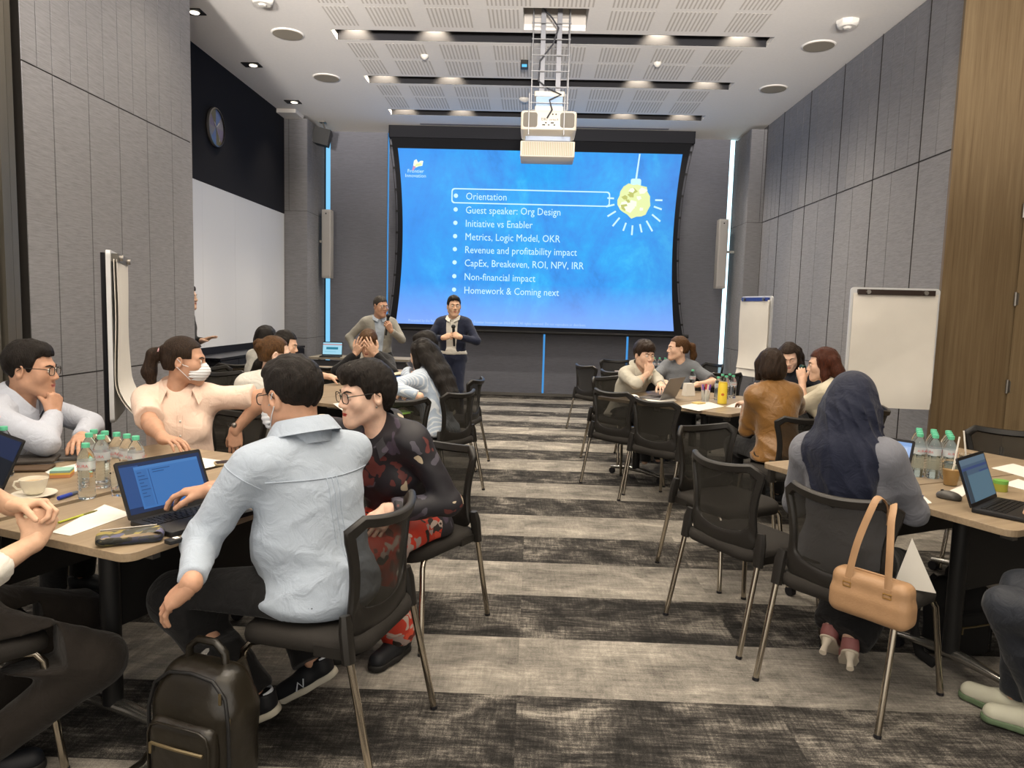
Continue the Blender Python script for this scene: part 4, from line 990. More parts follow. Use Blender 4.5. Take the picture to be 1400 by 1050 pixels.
def ik(S, W, a, b, pole):
    S, W = np.array(S, float), np.array(W, float); d = W-S; L = np.linalg.norm(d); mx = (a+b)*.995
    if L > mx: W = S+d/L*mx; L = mx; d = W-S
    L = max(L, abs(a-b)+.01); u = d/np.linalg.norm(d); x = (a*a-b*b+L*L)/(2*L); h = math.sqrt(max(0, a*a-x*x))
    p = np.array(pole, float); p = p-u*(p@u); p = unit(p); return S+u*x+p*h, W
class Person:
    """skeleton in the person's own frame: X right, Y forward, Z up, origin on the floor under the hips"""
    def __init__(s, label, x, y, rz, skin='a', sex='m', hz=.52, s_=1.0, bulk=1.0, lean=8, side=0, twist=0, head=(0, 0, 0), nod=None, name='person', group=None, h=.010, neck=(0, 0, 0)):
        s.root = thing(name, label, 'person', (x, y, 0), D2R(rz), group); s.rz = D2R(rz); s.o = np.array((x, y, 0.0)); s.sex = sex; s.S = s_; s.bulk = bulk; s.sk = SK[skin]; s.h = h
        m = sex == 'm'; s.P = np.array((0, 0, hz)); T = RZ(D2R(twist)); l1, l2 = D2R(lean*.7), D2R(lean*1.25)
        s.Rl = RZ(D2R(twist*.4))@RY(D2R(side*.7))@RX(-l1); s.Ru = T@RY(D2R(side))@RX(-l2)
        s.C = s.P+s.Rl@np.array((0, -.01, .248*s_)); s.N = s.C+s.Ru@np.array((0, -.005, .235*s_))
        sw = (.185 if m else .160)*s_*(1+.35*(bulk-1)); s.sh = [s.N+s.Ru@np.array((q*sw, -.005, -.055*s_)) for q in (-1, 1)]
        hy, hp, hr = head; Rh = RZ(D2R(hy)-s.rz)@RX(-D2R(hp))@RY(D2R(hr)); s.Rh = Rh
        piv = s.N+s.Ru@np.array((0, .015, .045*s_))*.5+np.array((0, 0, .045*s_))*.5+np.array(neck); s.piv = piv; s.hs = s_*(1.07 if m else 1.03); s.Hc = piv+Rh@np.array((0, .022, .112))*s.hs
        hw = .085*s_; s.hip = [s.P+RZ(0)@np.array((q*hw, 0, -.02)) for q in (-1, 1)]
        s.bare = [0, 0]; s.ua, s.fa = .285*s_, .250*s_; s.arms = [None, None]; s.legs = [None, None]
    def loc(s, w): return RZ(-s.rz)@(np.array(w, float)-s.o)       # world point -> own frame
    def dirl(s, w): return RZ(-s.rz)@unit(w)
    def arm(s, i, target, pole=(0, -1, -1), fdir=None, dorsal=(0, 0, 1), pose='relaxed', world=True, rest=None, lift=True):
        W0 = s.loc(target) if world else np.array(target, float)
        pl = s.dirl(pole) if world else unit(pole); pl = np.array(pl, float); W0 = np.array(W0, float)
        auto = rest is None and world and .735 < W0[2] < .835
        if auto: rest = .765 if pose == 'type' else .742
        for it in range(14):
            E, W = ik(s.sh[i], W0, s.ua, s.fa, pl)
            f = (s.dirl(fdir) if world else unit(fdir)) if fdir is not None else unit(W-E); d = s.dirl(dorsal) if world else unit(dorsal)
            if rest is not None and fdir is None: f = unit((f[0], f[1], -.12))
            d = unit(d-f*(d@f)); x = np.cross(f, d); R_ = np.stack([x, f, d], 1); ok = True
            if rest is not None:
                hv = hand(pose)[0]*s.S*(1.0 if s.sex == 'm' else .92)*(np.array((-1, 1, 1)) if i == 0 else 1); low = (hv@R_.T+W)[:, 2].min()
                if low < rest-.001: W0[2] += rest-low; ok = False
                if lift and E[2] < rest+.062 and pl[2] < 1.2: pl = unit(pl)+np.array((0, 0, .22)); ok = False
            if ok: break
        s.arms[i] = (E, W, R_, pose); return s
    def leg(s, i, foot, pole=None, yaw=0, pitch=0, world=False):
        W = (s.loc(foot) if world else np.array(foot, float)); pl = unit(pole) if pole is not None else np.array((0, 1, .6))
        K, W = ik(s.hip[i], W, .425*s.S, .42*s.S, pl); s.legs[i] = (K, W, yaw, pitch); return s
    def sit(s, kw=.10, fy=.40, fz=.09, yaw=8):
        for i, q in ((0, -1), (1, 1)): s.leg(i, (q*kw, fy, fz), (q*.08, 1, 1), yaw*-q)
        return s
    # ---- fields
    def torso(s, f, g=0.0, k=.06):
        m, b, S = s.sex == 'm', s.bulk, s.S; U, Lr = s.Ru, s.Rl
        f.ell(s.P+np.array((0, -.015, .01)), (.165*S*(.5+.5*b)+g, .125*S*b+g, .125*S+g), Lr, k)
        A_ = s.P+Lr@np.array((0, .0+.035*(b-1), .15*S)); f.ell(A_, ((.150 if m else .128)*S*b+g, .108*S*b*(1+.25*max(0, b-1))+g, .15*S+g), Lr, k)
        f.ell(s.C+U@np.array((0, .0, .06*S)), ((.168 if m else .143)*S*(.6+.4*b)+g, .112*S*(.6+.4*b)+g, .16*S+g), U, k)
        a, c = s.N+U@np.array((-.13*S, -.012, -.065*S)), s.N+U@np.array((.13*S, -.012, -.065*S)); f.cone(a, c, .066*S*(.7+.3*b)+g, .066*S*(.7+.3*b)+g, k)
        for q in (-1, 1): f.cone(s.N+U@np.array((q*.035, -.022, .012)), s.N+U@np.array((q*.125*S, -.012, -.040*S)), .036*S+g, .048*S+g, .04)
        if not m:
            for q in (-1, 1): f.ell(s.C+U@np.array((q*.070*S, .088*S, .035*S)), (.060*S+g, .055*S+g, .060*S+g), U, .05)
        return f
    def seated(s, f):
        if s.P[2] < .7: f.cut(lambda X, Y, Z: np.where((Y < .27) & (Y > -.32) & (np.abs(X) < .33) & (Z > .345), .472-Z, -1))
        return f
    def skin(s, bare=(0, 0)):
        hV, hQ = head(s.sex); V = (hV*s.hs)@s.Rh.T+s.Hc; parts = [(V, hQ, 0)]
        f = Field(); s.torso(f, -.026); f.cone(s.N+np.array((0, 0, -.04)), s.Hc+s.Rh@np.array((0, -.028, -.09))*s.hs, .056*s.S if s.sex == 'm' else .047*s.S, .050*s.S if s.sex == 'm' else .042*s.S, .03)
        for i in (0, 1):
            if s.arms[i] is not None: E = s.arms[i][0]; f.cone(s.sh[i], E, (.042 if bare[i] == 2 else .028)*s.S, (.037 if bare[i] == 2 else .024)*s.S, .03)
            if s.legs[i] is not None: K, W = s.legs[i][:2]; f.cone(s.hip[i], K, .066, .044, .04); f.cone(K, W, .042, .034, .03)
        s.seated(f); V, Q = f.mesh(.014); parts.append((smooth_mesh(V, Q, 1), Q, 0))
        for i in (0, 1):
            if s.arms[i] is None: continue
            E, W, R_, pose = s.arms[i]; hV, hQ = hand(pose); hV = hV*s.S*(1.0 if s.sex == 'm' else .92)
            if i == 0: hV = hV*np.array((-1, 1, 1)); hQ = hQ[:, ::-1]
            parts.append((hV@R_.T+W, hQ, 0))
            f = Field()
            if bare[i]: f.chain([s.sh[i]*(.25 if bare[i] == 2 else .02)+E*(.75 if bare[i] == 2 else .98), E, E*.72+W*.28, W], [.040*s.S, .038*s.S, .040*s.S, .0265*s.S], .03)
            else: f.cone(E*.3+W*.7, W, .027*s.S, .0262*s.S, .02)
            f.cone(W, W+R_@np.array((-.004, .02, 0)), .0262*s.S, .023*s.S, .02)
            V, Q = f.mesh(.006); parts.append((smooth_mesh(V, Q, 1), Q, 0))
        s.body = np_obj('body', parts, s.sk, s.root); return s
    def eyes(s, col=None, brow=None, lips='#a8645a', closed=False):
        H = lambda p: Vector(s.Hc+s.Rh@np.array(p)*s.hs); R3 = Matrix(s.Rh.tolist())
        for q in (-1, 1):
            if not closed:
                g = MB(); g.ball(H((q*.031, .0785, .001)), .0122*s.hs, 14); g.m = 1; g.ball(H((q*.031, .0862, .001)), tuple(x*s.hs for x in (.0058, .0050, .0058)), 10, R3); g.build('eye', [M_eye, M_iris], s.root, 60)
            g = MB(); g.tube([H((q*.012, .0945, .0185)), H((q*.030, .0900, .0240)), H((q*.050, .0730, .0180))], [.003*s.hs, .0036*s.hs, .002*s.hs], 6); g.build('eyebrow', brow or H_black, s.root, 60)
        lm = mat('lips_'+lips[1:], lips, .4)
        g = MB(); g.ball(H((0, .0935, -.0635)), tuple(x*s.hs for x in (.021, .0065, .0042)), 12, R3); g.ball(H((0, .0930, -.0715)), tuple(x*s.hs for x in (.018, .0070, .0050)), 12, R3); g.build('lips', lm, s.root, 60); return s
    def glasses(s, m=None, r=.0215, square=True):
        H = lambda p: s.Hc+s.Rh@np.array(p)*s.hs; m = m or M_spec
        g = MB()
        for q in (-1, 1):
            pts = [H((q*.032+x, .1015-.10*max(0, abs(q*.032+x)-.03), y-.001)) for x, y in (rrect(r*2.15, r*1.65, r*.6, 4) if square else rrect(r*2, r*1.9, r*.9, 5))]
            g.tube(pts, .0017*s.hs, 6, closed=True)
            g.tube([H((q*.054, .096, .006)), H((q*.074, .07, .010)), H((q*.083, .0, .010)), H((q*.086, -.02, -.006))], .0016*s.hs, 6)
        g.tube([H((-.0115, .103, .004)), H((0, .107, .006)), H((.0115, .103, .004))], .0016*s.hs, 6)
        o = g.build('glasses', m, s.root, 60)
        for q in (-1, 1):
            l = MB(); pp = [H((q*.032+x, .1012-.10*max(0, abs(q*.032+x)-.03), y-.001)) for x, y in rrect(r*2.1, r*1.6, r*.6, 4)]; l.add(pp, [tuple(range(len(pp)))]); l.build('lens', M_glass, o)
        return s
    def mask(s):
        H = lambda p: s.Hc+s.Rh@np.array(p)*s.hs; f = Field()
        f.ell(H((0, .050, -.062)), tuple(x*s.hs for x in (.066, .066, .056)), s.Rh, .02); f.cone(H((0, .092, -.018)), H((0, .105, -.045)), .018, .024, .03); f.ell(H((0, .04, -.06)), tuple(x*s.hs for x in (.058, .052, .075)), s.Rh, .01, op=-1)
        Ri = s.Rh; c0 = s.Hc
        def lc(X, Y, Z): d = [X-c0[0], Y-c0[1], Z-c0[2]]; return [(d[0]*Ri[0][i]+d[1]*Ri[1][i]+d[2]*Ri[2][i])/s.hs for i in range(3)]
        def cut(X, Y, Z): x, y, z = lc(X, Y, Z); return np.maximum(np.maximum(.035-y, z+.008-.25*(y-.09)), -z-.118)
        f.cut(cut); f.disp = lambda P: .0015*np.sin(lc(*P)[2]*420)
        V, Q = f.mesh(.0035, .004); o = np_obj('face_mask', [(V, Q, 0)], M_mask, s.root)
        for q in (-1, 1):
            for z in (-.030, -.095):
                g = MB(); g.tube([H((q*.060, .045, z)), H((q*.078, .01, z*.6+.0)), H((q*.088, -.018, .012 if z > -.05 else -.03))], .0018*s.hs, 5); g.build('ear_loop', M_mask, o)
        return s
    def lcl(s):
        Ri, c0, k = s.Rh, s.Hc, s.hs
        def lc(X, Y, Z): d = [X-c0[0], Y-c0[1], Z-c0[2]]; return [(d[0]*Ri[0][i]+d[1]*Ri[1][i]+d[2]*Ri[2][i])/k for i in range(3)]
        return lc
    def hair(s, style, m, h=.0055):
        k = s.hs; H = lambda p: s.Hc+s.Rh@np.array(p)*k; f = Field(); R_ = s.Rh; lc = s.lcl(); e = lambda c, r, kk=.02, op=1: f.ell(H(c), tuple(x*k for x in r), R_, kk, op)
        sd = int(abs(s.o[0]*100+s.o[1]*37)) % 1000; amp, fr, st = .006, 130, (1, 1, .16)
        if style in ('short', 'buzz', 'crop', 'tousled'):
            g_ = {'short': .009, 'buzz': .004, 'crop': .013, 'tousled': .017}[style]
            e((0, -.017, .034), (.075+g_, .097+g_*.9, .090+g_)); 
            if style != 'buzz': e((0, .036, .086), (.056, .045, .028+g_*.5), .03)
            if style == 'crop': e((0, -.055, -.01), (.074, .064, .075), .03); e((.02, .045, .088), (.064, .050, .034), .03)
            if style == 'tousled': e((0, .06, .075), (.062, .045, .034), .03)
            fz = {'short': .066, 'buzz': .060, 'crop': .048, 'tousled': .040}[style]
            nape = {'short': -.088, 'buzz': -.075, 'crop': -.095, 'tousled': -.090}[style]
            def cut(X, Y, Z):
                x, y, z = lc(X, Y, Z); y2 = y-.22*np.maximum(0, .055-np.abs(x))*0
                zm = np.interp(y2, [-.055, -.040, -.030, .008, .016, .030, .046, .066], [nape, -.045, .004, .008, -.014, -.012, fz-.012, fz]); wv = .004*np.sin(x*210)+.003*np.sin(x*90+2)
                return k*(zm+np.where(y > .045, wv, 0)-z)*.8
            f.cut(cut); amp = .003 if style == 'buzz' else .0055; fr = 150; st = (1, .75, .40)
        elif style == 'bob':
            e((0, -.022, .032), (.092, .112, .098)); e((0, -.045, -.045), (.098, .088, .075), .05)
            for q in (-1, 1): f.cone(H((q*.072, .02, .02)), H((q*.078, .022, -.085)), .030*k, .024*k, .03)
            def cut(X, Y, Z):
                x, y, z = lc(X, Y, Z); return k*np.maximum(np.minimum(y-.035, .062-z+0*x)*np.where(np.abs(x) < .2, 1, 1)-.9*np.maximum(0, np.abs(x)-.052), -.105-z+.25*y)
            f.cut(cut)
        elif style in ('long', 'longback'):
            e((0, -.020, .034), (.087, .110, .098))
            drop = .42 if style == 'long' else .52
            dn = np.array((0, 0, -1.0)); U = s.Ru
            for q in (-.066, -.024, .024, .066):
                ch = [H((q, -.075, .02)), H((q*1.1, -.098, -.06)), s.N+U@np.array((q*1.15, -.125, -.03)), s.C+U@np.array((q*1.1, -.150, .12)), s.C+U@np.array((q*.95, -.165, .0))]; rr = [.044*k, .044*k, .042*k, .036*k, .024*k]
                if style == 'longback': ch += [s.C+U@np.array((q*.8, -.165, -.12))]; rr = [.046*k, .046*k, .044*k, .040*k, .034*k, .014*k]
                f.chain(ch, rr, .03)
            for q in (-1, 1): f.chain([H((q*.070, .0, .04)), H((q*.078, -.005, -.08)), H((q*.085, -.035, -.08))+dn*.12*k], [.030*k, .026*k, .020*k], .03)
            def cut(X, Y, Z):
                x, y, z = lc(X, Y, Z); return k*np.where(z > -.14, np.minimum(y-.028, .066-z+0*x)-.9*np.maximum(0, np.abs(x)-.052), -1)
            f.cut(cut); amp = .006
        elif style in ('ponytail', 'bun', 'tied'):
            e((0, -.018, .032), (.082, .103, .095)); e((0, -.06, -.02), (.070, .050, .06), .03)
            dn = np.array((0, 0, -1.0))
            if style == 'ponytail':
                a = H((0, -.112, .045)); b_ = H((0, -.155, .015)); f.chain([a, b_, b_+dn*.09*k+s.Rh@np.array((.01, -.02, 0)), b_+dn*.20*k], [.020*k, .032*k, .036*k, .014*k], .02)
            else:
                for q in range(7): an = q*.9; f.ell(H((.032*math.cos(an)-.0, -.115+.012*math.sin(an*1.7), .045+.030*math.sin(an))), tuple(x*k for x in (.026, .024, .022)), R_, .014)
            def cut(X, Y, Z):
                x, y, z = lc(X, Y, Z); front = np.minimum(y-.030-.25*np.abs(x), .070-z+.3*(y-.06)); ear = np.minimum(y+.010, .012-z+0*x); low = np.minimum(-.055-z+0*x, y+.10); return k*np.maximum(np.maximum(front, ear), low)
            f.cut(cut); amp = .0035; st = (1, .35, .5) if style != 'ponytail' else (1, .6, .3)
        f.disp = lambda P: amp*k*wnoise(P, fr, sd, 7, st)+amp*.6*k*wnoise(P, fr*2.2, sd+9, 6, st)
        V, Q = f.mesh(h, .012); o = np_obj('hair', [(smooth_mesh(V, Q, 1, .35), Q, 0)], m, s.root)
        if style == 'ponytail':
            g = MB(); p = H((0, -.128, .036)); g.tube([p+s.Rh@np.array((.022*math.cos(a), .006*math.sin(a), .022*math.sin(a))) for a in [2*PI*q/12 for q in range(12)]], .006, 6, closed=True); g.build('hair_tie', mat('hair_tie', '#b98f94', .7), o, 60)
        return s
    def top(s, m, name='shirt', sleeve='long', g=.012, slv=.053, cuff=.040, hem=-.09, wr=.007, open_=None, neck=.012, fq=34, sl=None, extra=None, cut=None, h=None):
        f = Field(); s.torso(f, g)
        f.ell(s.P+np.array((0, -.02, hem*.5+.02)), (.175*s.S*(.5+.5*s.bulk)+g, .135*s.S*s.bulk+g, .08), None, .05)
        for i in (0, 1):
            if s.arms[i] is None: continue
            E, W = s.arms[i][:2]; S_ = s.sh[i]
            sm = sleeve if isinstance(sleeve, str) else sleeve[i]
            if sm == 'long': f.cone(S_, E, slv*s.S*1.08, slv*s.S*.95, .045); f.cone(E, E+(W-E)*.93, slv*s.S*.93, cuff*s.S, .03, cap1=True)
            elif sm == 'roll': f.cone(S_, E, slv*s.S*1.08, slv*s.S*.95, .045); f.cone(E, E+(W-E)*.45, slv*s.S*.95, cuff*s.S*1.15, .03, cap1=True)
            elif sm == 'short': f.cone(S_, S_+(E-S_)*.80, slv*s.S*1.15, slv*s.S*1.25, .045, cap1=True)
        N_, U = s.N+s.Ru@np.array((0, .0, neck)), s.Ru; nz = U@unit((0, .42, 1))
        f.cut(lambda X, Y, Z: np.where((X-N_[0])**2+(Y-N_[1])**2+(Z-N_[2])**2 < .0196, (X-N_[0])*nz[0]+(Y-N_[1])*nz[1]+(Z-N_[2])*nz[2]-.018, -1))
        zz = s.P[2]+hem; f.cut(lambda X, Y, Z: np.where((np.abs(X) < .30) & (Y < .22) & (Y > -.3), zz-Z, -1)+0*X)
        if open_:                                                  # jacket open in a V at the front
            c0, w0, w1, dp = s.C+U@np.array((0, 0, .0)), open_[0], open_[1], open_[2]
            def vcut(X, Y, Z):
                d = [X-c0[0], Y-c0[1], Z-c0[2]]; q = [d[0]*U[0][i]+d[1]*U[1][i]+d[2]*U[2][i] for i in range(3)]
                w = w0+(w1-w0)*np.clip((q[2]+.30)/.55, 0, 1); return np.where(q[1] > .02, w-np.abs(q[0]), -1)
            f.cut(vcut)
        if extra: extra(f)
        if cut: f.cut(cut)
        sd = int(abs(s.o[0]*91+s.o[1]*53)) % 900; P_, Ez = s.P, [a[0] for a in s.arms if a is not None]
        def dis(P):
            w = .55+.9*np.exp(-((P[2]-P_[2]-.02)/.14)**2)
            for e_ in Ez: w = w+.9*np.exp(-((P[0]-e_[0])**2+(P[1]-e_[1])**2+(P[2]-e_[2])**2)/.012)
            for e_ in s.sh: w = w+.35*np.exp(-((P[0]-e_[0])**2+(P[1]-e_[1])**2+(P[2]-e_[2]+.08)**2)/.012)
            return -wr*1.9*w*folds(P, fq*.52, sd, (.8, .8, 1.5), 3)-wr*.32*w*folds(P, fq*1.5, sd+5, (1, 1, 1.2))-wr*.6*wnoise(P, 14, sd+3)
        f.disp = dis; s.seated(f); V, Q = f.mesh(h or s.h, .015); s.topo = np_obj(name, [(smooth_mesh(V, Q, 1, .4), Q, 0)], m, s.root); return s
    def collar(s, m, name='collar', w=1.0, up=.046, fold=.036, gap=.5, drop=.02):
        w = w*1.22
        c, U = s.N+s.Ru@np.array((0, -.012, .018)), s.Ru; rx, ry = .070*s.S*w*(1 if s.sex == 'm' else .9), .070*s.S*w
        def fn(u, v):
            a = -PI/2-PI+gap*.5+(2*PI-gap)*u; ca, sa = math.cos(a+0), math.sin(a); fr = max(0, sa)
            # angle PI/2 is the front
            zt = up*(1-.55*fr**2); t = v*2
            if t <= 1: r = 1.0+.02*t; z = -.03+(zt+.018)*t-.030*fr
            else: r = 1.02+.34*(t-1)*(1+.7*fr); z = zt-.012-.030*fr-fold*(t-1)*(1+.6*fr)
            p = U@np.array((rx*r*math.cos(a), ry*r*math.sin(a)+.026*fr, z)); return c+p
        g = MB(); g.grid(lambda u, v: fn(u, v), 40, 8, .003); g.build(name, m, s.root, 70); return s
    def front(s, m, x0=0.0, z0=.16, z1=-.22, buttons=6, bm=None, pocket=None):
        """button placket and breast pocket laid on the front of the shirt"""
        me = s.topo.data; bv = BVHTree.FromPolygons([v.co for v in me.vertices], [tuple(q.vertices) for q in me.polygons])
        def hit(x, z, lift):
            r = bv.ray_cast(Vector(s.C+s.Ru@np.array((x, .5, z))), Vector(s.Ru@np.array((0, -1, 0)))); return None if r[0] is None else r[0]+r[1]*lift
        for dx in (-.014, .014):
            q = [hit(x0+dx, z0+(z1-z0)*k/24, .0012) for k in range(25)]; q = [t for t in q if t is not None]
            if len(q) > 3: g = MB(); g.tube(q, .0018, 5); g.build('placket', m, s.root, 60)
        for k in range(buttons):
            q = hit(x0, z0-.03+(z1-z0+.03)*k/buttons, .002)
            if q is not None: g = MB(); g.ball(q, .0058, 8); g.build('button', bm or m, s.root, 60)
        if pocket:
            px, pz, w_ = pocket; out = [(px-w_, pz), (px+w_, pz), (px+w_, pz-w_*2), (px, pz-w_*2.5), (px-w_, pz-w_*2), (px-w_, pz)]; q = []
            for (a, b), (c, d) in zip(out[:-1], out[1:]): q += [hit(a+(c-a)*t/5, b+(d-b)*t/5, .0015) for t in range(5)]
            q = [t for t in q if t is not None]
            if len(q) > 8: g = MB(); g.tube(q, .002, 5); g.build('pocket', m, s.root, 60)
        return s
    def bottom(s, m, name='trousers', g=.012, ank=.058, knee=.070, wr=.006, top=.0, length=1.0, h=None):
        f = Field(); f.ell(s.P+np.array((0, -.015, -.005)), (.168*s.S*(.5+.5*s.bulk)+g, .130*s.S*s.bulk+g, .115*s.S), None, .05)
        for i in (0, 1):
            if s.legs[i] is None: continue
            K, W = s.legs[i][:2]; b = .5+.5*s.bulk; f.cone(s.hip[i], K, .088*s.S*b+g*.6, knee*s.S+g*.3, .05); f.cone(K, K+(W-K)*length, knee*s.S+g*.2, ank*s.S, .035, cap1=True)
        sd = int(abs(s.o[0]*71+s.o[1]*13)) % 900; f.disp = lambda P: -wr*1.4*folds(P, 26, sd)-wr*.5*folds(P, 55, sd+4)-wr*.5*wnoise(P, 14, sd)
        zt = s.P[2]+top; f.cut(lambda X, Y, Z: np.where((Y < .10) | (Z > zt+.12), Z-zt-np.maximum(0, Y+.02)*1.2, -1)+0*X)
        s.seated(f); V, Q = f.mesh(h or s.h, .012); np_obj(name, [(smooth_mesh(V, Q, 1, .4), Q, 0)], m, s.root); return s
    def shoes(s, m, sole, only=(0, 1)):
        for i in only:
            if s.legs[i] is None: continue
            K, W, yaw, pit = s.legs[i]; R_ = RZ(D2R(yaw))@RX(D2R(pit)); b = W+R_@np.array((0, -.055, -.085))
            o = np_obj('shoe', [(SHOE[0][0]@R_.T+b, SHOE[0][1], 0)], m, s.root); np_obj('sole', [(SHOE[1][0]@R_.T+b, SHOE[1][1], 0)], sole, o)
        return s
# ------------------------------------------------------------------ everyone in the room
C_blue = cloth_mat('shirt_pale_blue', '#9faab8'); C_pale = cloth_mat('shirt_grey_blue', '#adb2be'); C_peach = cloth_mat('shirt_peach', '#e4cab9'); C_white = cloth_mat('shirt_white', '#cfccc4')
C_cream = cloth_mat('linen_cream', '#c9c1ab'); C_blk = cloth_mat('trousers_black', '#121214'); C_brn = cloth_mat('trousers_dark_brown', '#1e1915'); C_navy = cloth_mat('suit_navy', '#1b2135'); C_dsuit = cloth_mat('suit_black', '#17171a')
C_grey = cloth_mat('jacket_grey', '#87857e'); C_stripe = cloth_mat('shirt_blue_stripe', '#aab9cc', stripe=('#cfd6de', 260)); C_must = cloth_mat('blouse_mustard', '#7c551f', .38, sheen=.3, spec=.5); C_hij = cloth_mat('headscarf_navy', '#11172b', .7); C_den = cloth_mat('tunic_blue_grey', '#6c6e76'); C_pgrey = cloth_mat('shirt_pale_grey', '#b3afa2')
C_flor = floral_mat('jacket_floral', '#17151d', ['#b3a48c', '#5c2b29', '#3a3140', '#8a3729', '#4b4853'], 15, .46); C_red = floral_mat('skirt_red_floral', '#a52c1a', ['#1d1614', '#a3938a', '#5c1a14', '#b8412a', '#2a2422', '#8a7a76'], 24, .62)
C_slate = cloth_mat('trousers_slate', '#23272f', .55); C_top = cloth_mat('top_dark', '#1d2029')
S_blk = mat('shoe_black', '#15171c', .6); S_white = mat('sole_white', '#b9b4a6', .6); S_dk = mat('sole_dark', '#1b1a19', .7)
PC = []
# --- man in the pale blue shirt, back to the viewer
p = Person('man in a pale blue shirt and face mask seen from behind, at the black laptop', -.73, 2.46, 58, 'b', 'm', hz=.53, s_=1.03, bulk=1.30, lean=12, twist=-6, head=(60, 10, 0), h=.0085)
p.arm(0, at(262, 797, 2.04), (-.45, -.25, -.8), (-.72, .10, -.62), (-.62, -.40, .66), 'relaxed'); p.arm(1, on(291, 688, .80), (.5, .6, -.8), (-.85, .1, -.12), (0, .1, 1), 'type', lift=False)
p.leg(0, (-.93, 2.40, .14), (-.5, 1, 1), 42, -22, world=True); p.leg(1, (-.80, 2.64, .15), (.2, 1, .8), 36, -30, world=True)
p.skin().eyes().glasses().mask().hair('short', H_black, .0045)
p.top(C_blue, 'shirt', ('long', 'long'), .015, .066, .043, -.075, .010, fq=26); p.collar(C_blue, w=1.10, up=.072, fold=.055); p.bottom(C_blk, g=.02, knee=.085, ank=.075)
blue = p
_me = p.topo.data; bvh = BVHTree.FromPolygons([v.co for v in _me.vertices], [tuple(q.vertices) for q in _me.polygons])
def on_back(x, z, lift=.0015):
    o_ = p.C+p.Ru@np.array((x, -.45, z)); d_ = p.Ru@np.array((0, 1, 0)); r_ = bvh.ray_cast(Vector(o_), Vector(d_)); return r_[0]+r_[1]*lift if r_[0] is not None else None
def seam(pts, r=.0022, name='seam'):
    q = [on_back(*t) for t in pts]; q = [t for t in q if t is not None]
    if len(q) > 2: g = MB(); g.tube(q, r, 6); g.build(name, C_blue, p.root, 60)
seam([(-.21+.42*k/30, .125-.02*math.sin(PI*k/30)) for k in range(31)]); seam([(.004, .105-.40*k/30) for k in range(31)]); seam([(-.016, .105-.22*k/20) for k in range(21)]); seam([(.024, .105-.22*k/20) for k in range(21)])
for q_ in (-1, 1):
    E_ = p.arms[0 if q_ < 0 else 1][0]; S_ = p.sh[0 if q_ < 0 else 1]; ax = unit(E_-S_); u_ = unit(np.cross(ax, (0, 0, 1.0))); v_ = np.cross(u_, ax); pts = []
    for k in range(40):
        a_ = 2*PI*k/40; d_ = u_*math.cos(a_)+v_*math.sin(a_); o_ = S_+ax*.035; r_ = bvh.ray_cast(Vector(o_+d_*.22), Vector(-d_))
        if r_[0] is not None and (r_[0]-Vector(o_)).length < .125: pts.append(r_[0]+r_[1]*.001)
    if len(pts) > 3: g = MB(); g.tube(pts, .0024, 6); g.build('sleeve_seam', C_blue, p.root, 60)
p.shoes(S_blk, S_white)
# --- man at the far left, chin on his fist
p = Person('man in a pale grey-blue shirt and spectacles at far left, chin on his fist', -2.68, 3.50, -95, 'b', 'm', s_=1.03, bulk=1.12, lean=22, twist=12, head=(-80, 4, 0), h=.011)
p.arm(1, p.Hc+p.Rh@np.array((.035, .125, -.215)), (.5, .5, -1), unit(p.Rh@np.array((-.25, -.05, 1))), unit(p.Rh@np.array((.5, 1, 0))), 'fist', world=False, rest=.760); p.arm(0, on(95, 628, .77)+Vector((-.1, .25, 0)), (.2, 1, -.3), (.5, -.8, 0), (0, 0, 1), 'relaxed', rest=.757)
p.sit(); p.skin().eyes().glasses().hair('short', H_black, .0055); p.top(C_pale, 'shirt', 'long', .013, .060, .043, -.09, .009); p.collar(C_pale, up=.055, fold=.045).front(C_pale, 0, .14, -.2, 5, M_whitep); p.bottom(C_blk).shoes(S_blk, S_dk)
# --- clasped hands at the lower left
p = Person('person in a white shirt with rolled sleeves at lower left, hands clasped on the table', -1.79, 2.12, -44, 'a', 'm', s_=1.0, bulk=1.05, lean=3, head=(-30, 8, 0), h=.010)
wr_ = np.array(at(46, 742, 2.135)); fr_ = unit((.10, .52, .84)); p.arm(1, wr_, (.5, -.3, -1), fr_, (.80, -.55, .25), 'grip', lift=False, rest=.70)
fl_ = unit((.93, .28, .05)); p.arm(0, wr_+fr_*.088+np.array((-.028, .012, .030))-fl_*.075, (-.6, .1, -.2), fl_, (-.05, .45, .90), 'grip', rest=.745)
p.leg(1, (.13, .03, .09), (.2, 1, 1), -8); p.leg(0, (-.10, .08, .09), (-.1, 1, 1), 8)
p.skin((1, 1)).hair('short', H_black).eyes(); p.top(C_white, 'shirt', 'roll', .013, .058, .048, -.09, .009); p.collar(C_white); p.bottom(C_brn, g=.016, knee=.08).shoes(S_blk, S_dk)
